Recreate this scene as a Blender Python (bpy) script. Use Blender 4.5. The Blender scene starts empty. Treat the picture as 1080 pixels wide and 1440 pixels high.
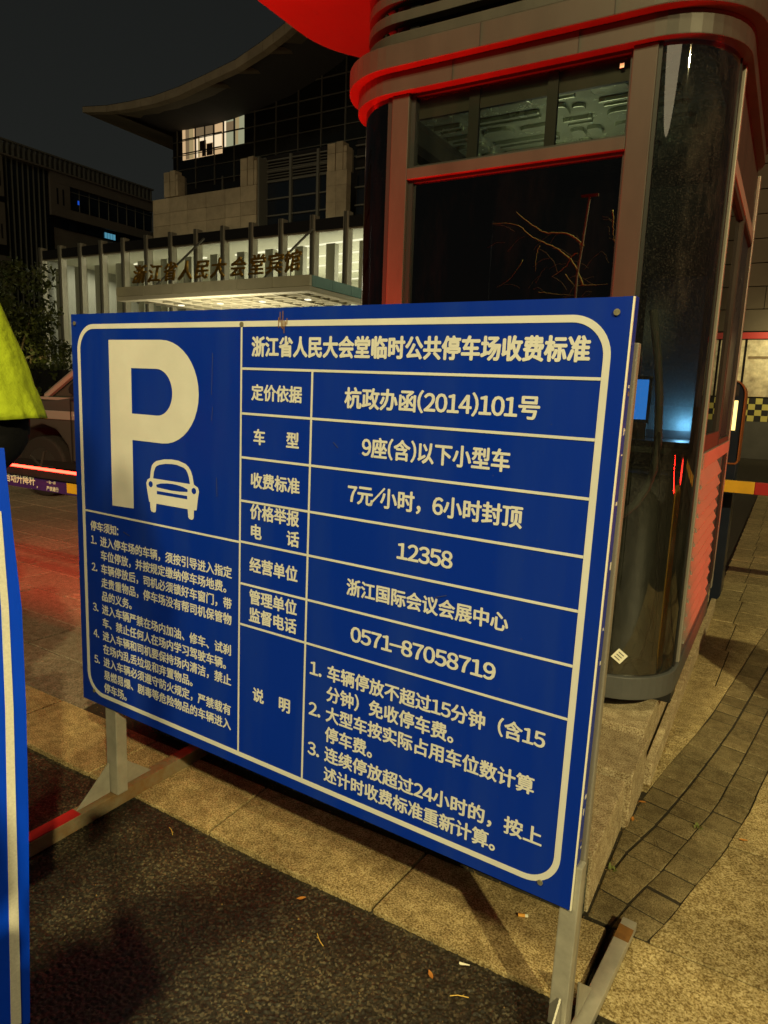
import bpy, bmesh, math, random
import numpy as np
from mathutils import Vector, Matrix, Euler, noise
random.seed(7); rng = np.random.default_rng(7)
PI = math.pi; R = math.radians
S = bpy.context.scene; C = S.collection

# ------------------------------------------------------------------ camera
cam = bpy.data.cameras.new('camera'); cam_o = bpy.data.objects.new('camera', cam); C.objects.link(cam_o)
CAM = Vector((1.899, -1.266, 1.365))
Rm = Matrix(((0.844387, 0.120539, -0.521998), (0.53457, -0.125377, 0.835772), (0.035296, -0.984759, -0.170303)))
m = Matrix.Identity(4)
for i in range(3):
    m[i][0] = Rm[i][0]; m[i][1] = -Rm[i][1]; m[i][2] = -Rm[i][2]; m[i][3] = CAM[i]
cam_o.matrix_world = m
cam.sensor_fit = 'VERTICAL'; cam.sensor_height = 36; cam.lens = 965 / 1440 * 36
cam.clip_start = 0.02; cam.clip_end = 2000
S.camera = cam_o

# ------------------------------------------------------------------ night sky, faint city light, exposure
W = bpy.data.worlds.new('World'); S.world = W; W.use_nodes = True
nt = W.node_tree; nt.nodes.clear()
out = nt.nodes.new('ShaderNodeOutputWorld')
sky = nt.nodes.new('ShaderNodeTexSky'); sky.sky_type = 'NISHITA'; sky.sun_disc = False
sky.sun_elevation = R(-8); sky.sun_rotation = R(120)
b1 = nt.nodes.new('ShaderNodeBackground'); b1.inputs[1].default_value = 0.02
nt.links.new(sky.outputs[0], b1.inputs[0])
b2 = nt.nodes.new('ShaderNodeBackground')            # lit low cloud over a city: a touch brighter to the horizon
tc = nt.nodes.new('ShaderNodeTexCoord'); sp = nt.nodes.new('ShaderNodeSeparateXYZ'); nt.links.new(tc.outputs['Generated'], sp.inputs[0])
rp = nt.nodes.new('ShaderNodeValToRGB'); nt.links.new(sp.outputs[2], rp.inputs[0])
rp.color_ramp.elements[0].position = 0.0; rp.color_ramp.elements[0].color = (0.0165, 0.0180, 0.0160, 1)
rp.color_ramp.elements[1].position = 0.75; rp.color_ramp.elements[1].color = (0.0070, 0.0078, 0.0078, 1)
nt.links.new(rp.outputs[0], b2.inputs[0]); b2.inputs[1].default_value = 1.0
ad = nt.nodes.new('ShaderNodeAddShader'); nt.links.new(b1.outputs[0], ad.inputs[0]); nt.links.new(b2.outputs[0], ad.inputs[1])
nt.links.new(ad.outputs[0], out.inputs[0])
S.view_settings.view_transform = 'Standard'; S.view_settings.look = 'None'
S.view_settings.exposure = 0.0; S.view_settings.gamma = 1.0; S.view_settings.use_curve_mapping = False
S.render.engine = 'CYCLES'
S.cycles.use_denoising = True
S.cycles.max_bounces = 8; S.cycles.transparent_max_bounces = 16; S.cycles.sample_clamp_indirect = 6
S.cycles.caustics_reflective = False; S.cycles.caustics_refractive = False

def light(name, kind, loc, power, color, **kw):
    l = bpy.data.lights.new(name, kind); l.energy = power; l.color = color
    for k, v in kw.items():
        if k not in ('aim', 'rot'): setattr(l, k, v)
    o = bpy.data.objects.new(name, l); C.objects.link(o); o.location = loc
    if 'aim' in kw:
        o.rotation_euler = (Vector(kw['aim']) - Vector(loc)).to_track_quat('-Z', 'Y').to_euler()
    return o
WARM = (1.0, 0.84, 0.38)
LAMP = Vector((8.6, -5.9, 6.7))
# distant street lighting of the whole district, very weak
light('city_glow', 'SUN', (0, 0, 30), 0.24, (1.0, 0.82, 0.50), angle=R(25), aim=(-8, 22, 16))
LAMP2 = Vector((0.9, -5.2, 7.4))

# ------------------------------------------------------------------ materials
def mat(name, col, rough=0.6, metal=0.0, var=0.0, scale=8.0, bump=0.0, bscale=60.0, col2=None, spec=0.5, coords='Object',
        emit=None, es=0.0, detail=6.0, stretch=None, island=0.0, coat=0.0):
    m = bpy.data.materials.new(name); m.use_nodes = True; n = m.node_tree; b = n.nodes['Principled BSDF']
    b.inputs['Base Color'].default_value = (*col, 1); b.inputs['Roughness'].default_value = rough
    b.inputs['Metallic'].default_value = metal; b.inputs['Specular IOR Level'].default_value = spec
    b.inputs['Coat Weight'].default_value = coat
    tc = n.nodes.new('ShaderNodeTexCoord'); src = tc.outputs[coords]
    if stretch:
        mp = n.nodes.new('ShaderNodeMapping'); mp.inputs['Scale'].default_value = stretch
        n.links.new(src, mp.inputs[0]); src = mp.outputs[0]
    last = None
    if var > 0 or col2:
        t = n.nodes.new('ShaderNodeTexNoise'); t.inputs['Scale'].default_value = scale; t.inputs['Detail'].default_value = detail
        t.inputs['Roughness'].default_value = 0.65
        n.links.new(src, t.inputs['Vector'])
        r = n.nodes.new('ShaderNodeValToRGB')
        c2 = col2 or tuple(c * (1 - var) for c in col); c1 = col if col2 else tuple(min(1, c * (1 + var)) for c in col)
        r.color_ramp.elements[0].position = 0.32; r.color_ramp.elements[0].color = (*c2, 1)
        r.color_ramp.elements[1].position = 0.68; r.color_ramp.elements[1].color = (*c1, 1)
        n.links.new(t.outputs['Fac'], r.inputs[0]); last = r.outputs[0]
        rr = n.nodes.new('ShaderNodeMapRange'); rr.inputs['To Min'].default_value = max(0.03, rough - 0.1); rr.inputs['To Max'].default_value = min(1, rough + 0.12)
        n.links.new(t.outputs['Fac'], rr.inputs[0]); n.links.new(rr.outputs[0], b.inputs['Roughness'])
    if island > 0:
        oi = n.nodes.new('ShaderNodeObjectInfo'); mr = n.nodes.new('ShaderNodeMapRange')
        mr.inputs['To Min'].default_value = 1 - island; mr.inputs['To Max'].default_value = 1 + island
        n.links.new(oi.outputs['Random'], mr.inputs[0])
        mx = n.nodes.new('ShaderNodeVectorMath'); mx.operation = 'SCALE'
        if last: n.links.new(last, mx.inputs[0])
        else: mx.inputs[0].default_value = col
        n.links.new(mr.outputs[0], mx.inputs['Scale']); last = mx.outputs[0]
    if last: n.links.new(last, b.inputs['Base Color'])
    if bump > 0:
        t2 = n.nodes.new('ShaderNodeTexNoise'); t2.inputs['Scale'].default_value = bscale; t2.inputs['Detail'].default_value = 5
        n.links.new(src, t2.inputs['Vector'])
        bp = n.nodes.new('ShaderNodeBump'); bp.inputs['Strength'].default_value = bump; bp.inputs['Distance'].default_value = 0.01
        n.links.new(t2.outputs['Fac'], bp.inputs['Height']); n.links.new(bp.outputs[0], b.inputs['Normal'])
    if emit:
        b.inputs['Emission Color'].default_value = (*emit, 1); b.inputs['Emission Strength'].default_value = es
    return m

def granite(name, base, dark, light_, island=0.08, speck=420, stain=2.2, bump=0.35, stain_amt=0.72):
    """fine speckled stone with broad staining"""
    m = bpy.data.materials.new(name); m.use_nodes = True; n = m.node_tree; b = n.nodes['Principled BSDF']
    b.inputs['Roughness'].default_value = 0.8; b.inputs['Specular IOR Level'].default_value = 0.3
    g = n.nodes.new('ShaderNodeNewGeometry'); src = g.outputs['Position']
    def noi(s, d=3):
        t = n.nodes.new('ShaderNodeTexNoise'); t.inputs['Scale'].default_value = s; t.inputs['Detail'].default_value = d
        t.inputs['Roughness'].default_value = 0.6; n.links.new(src, t.inputs['Vector']); return t.outputs['Fac']
    r = n.nodes.new('ShaderNodeValToRGB'); n.links.new(noi(speck, 2), r.inputs[0])
    e = r.color_ramp.elements; e[0].position = 0.36; e[0].color = (*dark, 1); e[1].position = 0.66; e[1].color = (*light_, 1)
    k = e.new(0.5); k.color = (*base, 1)
    r2 = n.nodes.new('ShaderNodeValToRGB'); n.links.new(noi(stain, 9), r2.inputs[0])
    e = r2.color_ramp.elements; e[0].position = 0.34; e[0].color = (stain_amt,) * 3 + (1,); e[1].position = 0.6; e[1].color = (1, 1, 1, 1)
    mx = n.nodes.new('ShaderNodeMix'); mx.data_type = 'RGBA'; mx.blend_type = 'MULTIPLY'; mx.inputs[0].default_value = 1
    n.links.new(r.outputs[0], mx.inputs[6]); n.links.new(r2.outputs[0], mx.inputs[7])
    r3 = n.nodes.new('ShaderNodeValToRGB'); n.links.new(noi(28, 6), r3.inputs[0])
    e = r3.color_ramp.elements; e[0].position = 0.34; e[0].color = (0.66, 0.63, 0.58, 1); e[1].position = 0.62; e[1].color = (1.05, 1.05, 1.05, 1)
    mx2 = n.nodes.new('ShaderNodeMix'); mx2.data_type = 'RGBA'; mx2.blend_type = 'MULTIPLY'; mx2.inputs[0].default_value = 1
    n.links.new(mx.outputs[2], mx2.inputs[6]); n.links.new(r3.outputs[0], mx2.inputs[7])
    oi = n.nodes.new('ShaderNodeObjectInfo'); mr = n.nodes.new('ShaderNodeMapRange')
    mr.inputs['To Min'].default_value = 1 - island; mr.inputs['To Max'].default_value = 1 + island
    n.links.new(oi.outputs['Random'], mr.inputs[0])
    vm = n.nodes.new('ShaderNodeVectorMath'); vm.operation = 'SCALE'
    n.links.new(mx2.outputs[2], vm.inputs[0]); n.links.new(mr.outputs[0], vm.inputs['Scale']); n.links.new(vm.outputs[0], b.inputs['Base Color'])
    bp = n.nodes.new('ShaderNodeBump'); bp.inputs['Strength'].default_value = bump; bp.inputs['Distance'].default_value = 0.004
    n.links.new(noi(speck * 0.6, 4), bp.inputs['Height']); n.links.new(bp.outputs[0], b.inputs['Normal'])
    return m

def emissive(name, col, s):
    m = bpy.data.materials.new(name); m.use_nodes = True; n = m.node_tree; n.nodes.clear()
    o = n.nodes.new('ShaderNodeOutputMaterial'); e = n.nodes.new('ShaderNodeEmission')
    e.inputs[0].default_value = (*col, 1); e.inputs[1].default_value = s; n.links.new(e.outputs[0], o.inputs[0]); return m

def glass(name, tint, reflect=0.10, rough=0.02, dust=0.0, dustcol=(0.35, 0.34, 0.28), dscale=6.0, dstretch=(1, 1, 0.25), speck=0.0):
    """thin tinted pane: see-through tint + mirror-like gloss + a film of dust"""
    m = bpy.data.materials.new(name); m.use_nodes = True; n = m.node_tree; n.nodes.clear()
    o = n.nodes.new('ShaderNodeOutputMaterial')
    tr = n.nodes.new('ShaderNodeBsdfTransparent'); tr.inputs[0].default_value = (*tint, 1)
    gl = n.nodes.new('ShaderNodeBsdfGlossy'); gl.inputs['Roughness'].default_value = rough
    fr = n.nodes.new('ShaderNodeFresnel'); fr.inputs[0].default_value = 1.5
    mth = n.nodes.new('ShaderNodeMath'); mth.operation = 'MULTIPLY_ADD'; mth.inputs[1].default_value = 0.8; mth.inputs[2].default_value = reflect
    mth.use_clamp = True
    n.links.new(fr.outputs[0], mth.inputs[0])
    mx = n.nodes.new('ShaderNodeMixShader'); n.links.new(mth.outputs[0], mx.inputs[0])
    n.links.new(tr.outputs[0], mx.inputs[1]); n.links.new(gl.outputs[0], mx.inputs[2]); last = mx.outputs[0]
    if dust > 0:
        tc = n.nodes.new('ShaderNodeTexCoord'); mp = n.nodes.new('ShaderNodeMapping'); mp.inputs['Scale'].default_value = dstretch
        n.links.new(tc.outputs['Object'], mp.inputs[0])
        t = n.nodes.new('ShaderNodeTexNoise'); t.inputs['Scale'].default_value = dscale; t.inputs['Detail'].default_value = 10; t.inputs['Roughness'].default_value = 0.7
        n.links.new(mp.outputs[0], t.inputs['Vector'])
        r = n.nodes.new('ShaderNodeMapRange'); r.inputs['From Min'].default_value = 0.50; r.inputs['From Max'].default_value = 0.74
        r.inputs['To Min'].default_value = dust * 0.06; r.inputs['To Max'].default_value = dust
        n.links.new(t.outputs['Fac'], r.inputs[0]); fac = r.outputs[0]
        if speck > 0:
            t2 = n.nodes.new('ShaderNodeTexNoise'); t2.inputs['Scale'].default_value = 260; t2.inputs['Detail'].default_value = 3
            n.links.new(tc.outputs['Object'], t2.inputs['Vector'])
            r2 = n.nodes.new('ShaderNodeMapRange'); r2.inputs['From Min'].default_value = 0.52; r2.inputs['From Max'].default_value = 0.72
            r2.inputs['To Min'].default_value = 0.0; r2.inputs['To Max'].default_value = speck
            n.links.new(t2.outputs['Fac'], r2.inputs[0])
            am = n.nodes.new('ShaderNodeMath'); am.operation = 'MULTIPLY_ADD'; n.links.new(r2.outputs[0], am.inputs[0])
            n.links.new(t.outputs['Fac'], am.inputs[1]); n.links.new(fac, am.inputs[2]); fac = am.outputs[0]
        df = n.nodes.new('ShaderNodeBsdfDiffuse'); df.inputs[0].default_value = (*dustcol, 1)
        m2 = n.nodes.new('ShaderNodeMixShader'); n.links.new(fac, m2.inputs[0]); n.links.new(last, m2.inputs[1]); n.links.new(df.outputs[0], m2.inputs[2]); last = m2.outputs[0]
    n.links.new(last, o.inputs[0]); return m

M = {}
def sign_mat():
    m = mat('sign_blue', (0.0015, 0.026, 0.36), 0.34, spec=0.30); n = m.node_tree; b = n.nodes['Principled BSDF']
    tc = n.nodes.new('ShaderNodeTexCoord')
    def noi(sc, st, d=8):
        mp = n.nodes.new('ShaderNodeMapping'); mp.inputs['Scale'].default_value = st; n.links.new(tc.outputs['Object'], mp.inputs[0])
        t = n.nodes.new('ShaderNodeTexNoise'); t.inputs['Scale'].default_value = sc; t.inputs['Detail'].default_value = d; n.links.new(mp.outputs[0], t.inputs['Vector']); return t.outputs['Fac']
    r = n.nodes.new('ShaderNodeValToRGB'); n.links.new(noi(9, (1, .12, 1)), r.inputs[0])          # rain streaks of dust
    e = r.color_ramp.elements; e[0].position = .45; e[0].color = (0.0015, 0.026, 0.36, 1); e[1].position = .80; e[1].color = (0.010, 0.040, 0.33, 1)
    r2 = n.nodes.new('ShaderNodeValToRGB'); n.links.new(noi(130, (1, 1, 1), 3), r2.inputs[0])     # specks
    e = r2.color_ramp.elements; e[0].position = .70; e[0].color = (0, 0, 0, 1); e[1].position = .78; e[1].color = (.35, .35, .35, 1)
    mx = n.nodes.new('ShaderNodeMix'); mx.data_type = 'RGBA'; n.links.new(r2.outputs[0], mx.inputs[0]); n.links.new(r.outputs[0], mx.inputs[6]); mx.inputs[7].default_value = (.09, .09, .12, 1)
    n.links.new(mx.outputs[2], b.inputs['Base Color'])
    mr = n.nodes.new('ShaderNodeMapRange'); mr.inputs['To Min'].default_value = .24; mr.inputs['To Max'].default_value = .50; n.links.new(noi(3.5, (1, .6, 1)), mr.inputs[0]); n.links.new(mr.outputs[0], b.inputs['Roughness'])
    bp = n.nodes.new('ShaderNodeBump'); bp.inputs['Strength'].default_value = .25; bp.inputs['Distance'].default_value = .02; n.links.new(noi(2.2, (1, 1, 1), 1), bp.inputs['Height']); n.links.new(bp.outputs[0], b.inputs['Normal'])
    return m
M['sign_blue'] = sign_mat()
M['board_blue'] = mat('board_blue', (0.0005, 0.055, 0.78), 0.35, var=0.10, scale=4, bump=0.03, bscale=60, spec=.3)
M['print'] = mat('print_white', (0.66, 0.66, 0.66), 0.5, var=0.07, scale=5, detail=10)
M['reflect_tape'] = mat('reflective_tape', (0.72, 0.70, 0.62), 0.4, var=0.10, scale=220, bump=0.12, bscale=900)
M['edge_cream'] = mat('sheet_edge_bright', (0.85, 0.83, 0.72), 0.35)
M['tube'] = mat('galvanised_tube', (0.42, 0.40, 0.35), 0.42, 0.35, var=0.18, scale=14, bump=0.08, bscale=90)
M['tube_rust'] = mat('stained_tube', (0.30, 0.26, 0.17), 0.5, 0.3, col2=(0.24, 0.11, 0.025), scale=11, bump=0.2, bscale=120)
M['rust'] = mat('rust_stain', (0.20, 0.09, 0.02), 0.85, var=0.3, scale=40)
M['redpaint'] = mat('red_paint', (0.40, 0.015, 0.015), 0.5)
M['screw'] = mat('screw_head', (0.30, 0.28, 0.20), 0.45, 0.6, var=0.2, scale=200)
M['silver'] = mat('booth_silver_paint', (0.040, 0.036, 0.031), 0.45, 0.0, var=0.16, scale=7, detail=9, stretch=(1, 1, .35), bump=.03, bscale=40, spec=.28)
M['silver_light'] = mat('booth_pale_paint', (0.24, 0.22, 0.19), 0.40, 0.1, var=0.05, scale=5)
M['ringgrey'] = mat('booth_ring_grey', (0.085, 0.088, 0.092), 0.42, 0.2, var=0.07, scale=9)
M['blackmetal'] = mat('black_metal', (0.02, 0.02, 0.022), 0.45, 0.2, var=0.15, scale=10)
M['black'] = mat('matt_black', (0.008, 0.008, 0.009), 0.7)
M['seal'] = mat('black_rubber', (0.006, 0.006, 0.006), 0.55)
M['navy'] = mat('navy_panel', (0.012, 0.017, 0.032), 0.3, 0.1, var=0.1, scale=6)
M['interior'] = mat('booth_interior_grey', (0.16, 0.17, 0.13), 0.6, var=0.15, scale=4)
M['stamped'] = mat('stamped_steel', (0.40, 0.43, 0.33), 0.24, 0.6, var=0.12, scale=9)
M['wood'] = mat('desk_wood', (0.18, 0.09, 0.03), 0.5, var=0.3, scale=6, stretch=(1, 12, 12))
M['conduit'] = mat('grey_conduit', (0.45, 0.45, 0.37), 0.5, var=0.1, scale=20)
M['glass_black'] = glass('dark_window_glass', (0.02, 0.02, 0.025), 0.13, 0.008, dust=0.006, dscale=4)
M['glass_clear'] = glass('transom_glass', (0.75, 0.77, 0.70), 0.0, 0.01, dust=0.02)
M['glass_curved'] = glass('curved_corner_glass', (0.20, 0.22, 0.215), 0.09, 0.012, dust=0.11, dustcol=(0.30, 0.29, 0.24), dscale=3.2, dstretch=(1, 1, 0.30), speck=0.16)
M['glass_dusty'] = mat('dusty_partition', (0.20, 0.25, 0.26), 0.55, var=0.25, scale=90, detail=8)
M['asphalt'] = None
M['curb'] = granite('curb_stone', (0.40, 0.305, 0.145), (0.17, 0.115, 0.045), (0.60, 0.49, 0.29), speck=210, stain=3.5, bump=0.3)
M['granite'] = granite('platform_granite', (0.50, 0.41, 0.26), (0.24, 0.16, 0.085), (0.70, 0.61, 0.44), speck=210, stain=3.0, bump=0.12, stain_amt=0.80)
M['granite_dark'] = granite('green_granite', (0.085, 0.09, 0.07), (0.04, 0.045, 0.035), (0.17, 0.17, 0.13), speck=120, stain=9)
M['paver'] = granite('pale_paver', (0.40, 0.315, 0.150), (0.17, 0.115, 0.045), (0.62, 0.52, 0.32), island=0.12, speck=190, stain=2.4)
M['sett'] = granite('dark_sett', (0.21, 0.168, 0.088), (0.12, 0.088, 0.042), (0.31, 0.255, 0.15), island=0.16, speck=260, stain=4, bump=0.5)
M['lanepaver'] = granite('lane_paver', (0.20, 0.17, 0.13), (0.12, 0.10, 0.08), (0.28, 0.25, 0.2), island=0.15, speck=160, stain=1.2)
M['dirt'] = mat('joint_dirt', (0.035, 0.028, 0.018), 0.95, var=0.4, scale=30, bump=0.6, bscale=200, coords='Object')
M['joint'] = mat('joint_sand_dark', (0.022, 0.017, 0.009), 0.95, var=0.5, scale=40, coords='Object')
M['road'] = mat('far_asphalt', (0.055, 0.055, 0.055), 0.8, var=0.25, scale=2.0, bump=0.4, bscale=80, col2=(0.035, 0.034, 0.032))
M['stone'] = mat('hall_stone', (0.44, 0.37, 0.25), 0.75, var=0.2, scale=0.9, island=0.12)
M['stone_dark'] = mat('wing_stone', (0.16, 0.14, 0.115), 0.8, var=0.12, scale=0.4)
M['mullion'] = mat('dark_mullion', (0.20, 0.20, 0.17), 0.5, 0.3)
M['mullion_pale'] = mat('pale_fin', (0.46, 0.43, 0.34), 0.5, 0.2, var=0.1, scale=2)
M['pane_dark'] = mat('dark_pane', (0.014, 0.016, 0.014), 0.12, spec=0.6, var=0.3, scale=0.6, island=0.35)
M['pane_blue'] = mat('dark_blue_pane', (0.012, 0.018, 0.030), 0.2, spec=0.6, island=0.4)
M['soffit'] = mat('eave_soffit', (0.16, 0.14, 0.095), 0.85, var=0.18, scale=0.5)
M['fascia'] = mat('eave_fascia', (0.30, 0.26, 0.18), 0.8, var=0.2, scale=0.7)
M['rooftop'] = mat('roof_dark', (0.05, 0.05, 0.05), 0.9)
M['gold'] = mat('gold_letter', (0.55, 0.30, 0.05), 0.35, 0.8)
M['canopy_face'] = mat('canopy_fascia', (0.62, 0.58, 0.42), 0.5, 0.1, var=0.08, scale=1.0, island=0.05)
M['canopy_teal'] = mat('canopy_teal_glass', (0.13, 0.34, 0.32), 0.35, var=0.08, scale=2)
M['canopy_white'] = mat('canopy_soffit_white', (0.68, 0.64, 0.50), 0.45)
M['lobby_white'] = mat('lobby_white', (0.62, 0.62, 0.52), 0.6)
M['lobby_floor'] = mat('lobby_floor', (0.30, 0.26, 0.18), 0.4)
M['redwhite'] = mat('lamp_housing', (0.3, 0.3, 0.3), 0.5)
M['lime'] = mat('lime_cloth', (0.30, 0.38, 0.018), 0.9, var=0.12, scale=14, bump=0.9, bscale=26, spec=.15)
M['blackcloth'] = mat('black_cloth', (0.005, 0.005, 0.006), 0.95, bump=0.4, bscale=30, spec=0.1)
M['skin'] = mat('skin', (0.50, 0.30, 0.20), 0.5)
M['hair'] = mat('hair', (0.01, 0.008, 0.007), 0.6)
M['jeans'] = mat('dark_trousers', (0.02, 0.025, 0.04), 0.85)
M['greycloth'] = mat('grey_jacket', (0.08, 0.08, 0.085), 0.85)
M['car_silver'] = mat('car_grey_paint', (0.10, 0.10, 0.10), 0.3, 0.5, coat=0.6)
M['chrome'] = mat('car_pale_moulding', (0.45, 0.44, 0.42), 0.3, 0.5)
M['car_dark'] = mat('car_trim_dark', (0.012, 0.012, 0.013), 0.4)
M['tyre'] = mat('tyre_rubber', (0.012, 0.011, 0.011), 0.75)
M['rim'] = mat('wheel_rim', (0.12, 0.12, 0.12), 0.3, 0.8)
M['carglass'] = mat('car_glass', (0.05, 0.055, 0.05), 0.10, spec=0.9)
M['leafgreen'] = mat('leaf_green', (0.028, 0.050, 0.008), 0.6, col2=(0.065, 0.07, 0.008), scale=1.5)
M['branch'] = mat('branch_lit', (0.60, 0.55, 0.16), 0.7, var=0.2, scale=30)  # lamplight on the branches put into a brighter, yellower bark colour
M['bark'] = mat('bark', (0.20, 0.15, 0.09), 0.9, var=0.3, scale=5, bump=0.6, bscale=20)
M['leaf_yellow'] = mat('fallen_leaf_yellow', (0.62, 0.42, 0.10), 0.6)
M['leaf_orange'] = mat('fallen_leaf_orange', (0.42, 0.17, 0.03), 0.6)
M['twig'] = mat('twig', (0.08, 0.06, 0.03), 0.9)
M['paper'] = mat('paper_white', (0.75, 0.73, 0.62), 0.7)
M['filter'] = mat('cigarette_filter', (0.75, 0.36, 0.06), 0.7)
M['sprout'] = mat('weed_green', (0.12, 0.14, 0.03), 0.7)
M['yellowpaint'] = mat('yellow_paint', (0.72, 0.38, 0.02), 0.45, var=0.12, scale=6)
M['orange'] = mat('orange_trim', (0.24, 0.065, 0.008), 0.5)
M['check_yellow'] = mat('checker_yellow', (0.55, 0.50, 0.12), 0.5)
M['bgwall'] = mat('back_wall_panel', (0.10, 0.083, 0.058), 0.75, var=0.2, scale=0.8, island=0.08)
M['bgconcrete'] = mat('back_plinth', (0.09, 0.088, 0.08), 0.85, var=0.25, scale=0.9)
M['film'] = mat('wrapped_window_film', (0.55, 0.50, 0.34), 0.25, var=0.5, scale=3.0, bump=1.0, bscale=5, detail=8)
M['banner'] = mat('banner_blue', (0.05, 0.015, 0.13), 0.5, var=0.1, scale=5)
M['led_red'] = emissive('red_led', (1.0, 0.028, 0.014), 17)
M['led_yellow'] = emissive('yellow_light', (1.0, 0.75, 0.22), 2.2)
M['screen'] = emissive('screen_blue', (0.04, 0.30, 1.0), 2.4)
M['screen_dark'] = mat('screen_icon', (0.01, 0.03, 0.07), 0.5)
M['cyanbar'] = emissive('cyan_light', (0.45, 0.85, 1.0), 6.0)
M['win_warm'] = emissive('lit_room_warm', (1.0, 0.66, 0.34), 0.62)
M['win_green'] = emissive('lit_room_greenish', (0.62, 0.62, 0.38), 0.50)
M['win_blue'] = emissive('lit_window_blue', (0.12, 0.42, 0.60), 0.55)
M['dot_blue'] = emissive('blue_lamp', (0.01, 0.08, 0.6), 0.8)
M['strip_white'] = emissive('ceiling_strip', (1.0, 0.93, 0.66), 1.5)
M['lamp_face'] = emissive('street_lamp_face', (1.0, 0.72, 0.30), 60)

def asphalt_mat():
    m = bpy.data.materials.new('asphalt'); m.use_nodes = True; n = m.node_tree; b = n.nodes['Principled BSDF']
    g = n.nodes.new('ShaderNodeNewGeometry')
    v = n.nodes.new('ShaderNodeTexVoronoi'); v.inputs['Scale'].default_value = 190; n.links.new(g.outputs['Position'], v.inputs['Vector'])
    sx = n.nodes.new('ShaderNodeSeparateColor'); n.links.new(v.outputs['Color'], sx.inputs[0])
    r = n.nodes.new('ShaderNodeValToRGB'); n.links.new(sx.outputs[0], r.inputs[0])
    e = r.color_ramp.elements; e[0].position = 0.0; e[0].color = (0.010, 0.0098, 0.009, 1); e[1].position = 1.0; e[1].color = (0.105, 0.094, 0.07, 1)
    k = e.new(0.7); k.color = (0.030, 0.027, 0.022, 1)
    t = n.nodes.new('ShaderNodeTexNoise'); t.inputs['Scale'].default_value = 3.0; t.inputs['Detail'].default_value = 7; n.links.new(g.outputs['Position'], t.inputs['Vector'])
    r2 = n.nodes.new('ShaderNodeValToRGB'); n.links.new(t.outputs['Fac'], r2.inputs[0])
    e = r2.color_ramp.elements; e[0].position = 0.38; e[0].color = (0.42, 0.42, 0.44, 1); e[1].position = 0.68; e[1].color = (1.5, 1.38, 1.12, 1)
    mx = n.nodes.new('ShaderNodeMix'); mx.data_type = 'RGBA'; mx.blend_type = 'MULTIPLY'; mx.inputs[0].default_value = 1
    n.links.new(r.outputs[0], mx.inputs[6]); n.links.new(r2.outputs[0], mx.inputs[7]); n.links.new(mx.outputs[2], b.inputs['Base Color'])
    b.inputs['Roughness'].default_value = 0.48
    t3 = n.nodes.new('ShaderNodeTexNoise'); t3.inputs['Scale'].default_value = 420; n.links.new(g.outputs['Position'], t3.inputs['Vector'])
    bp = n.nodes.new('ShaderNodeBump'); bp.inputs['Strength'].default_value = 0.5; bp.inputs['Distance'].default_value = 0.002
    n.links.new(t3.outputs['Fac'], bp.inputs['Height']); n.links.new(bp.outputs[0], b.inputs['Normal'])
    return m
M['asphalt'] = asphalt_mat()

# ------------------------------------------------------------------ object helpers
def link_mesh(name, me, mt, parent=None, kind=None, label=None, smooth=False):
    o = bpy.data.objects.new(name, me); C.objects.link(o)
    if mt is not None and not me.materials: me.materials.append(mt)
    if parent is not None: o.parent = parent
    if kind: o['kind'] = kind
    if label: o['label'] = label
    if smooth: me.polygons.foreach_set('use_smooth', [True] * len(me.polygons))
    return o

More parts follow.
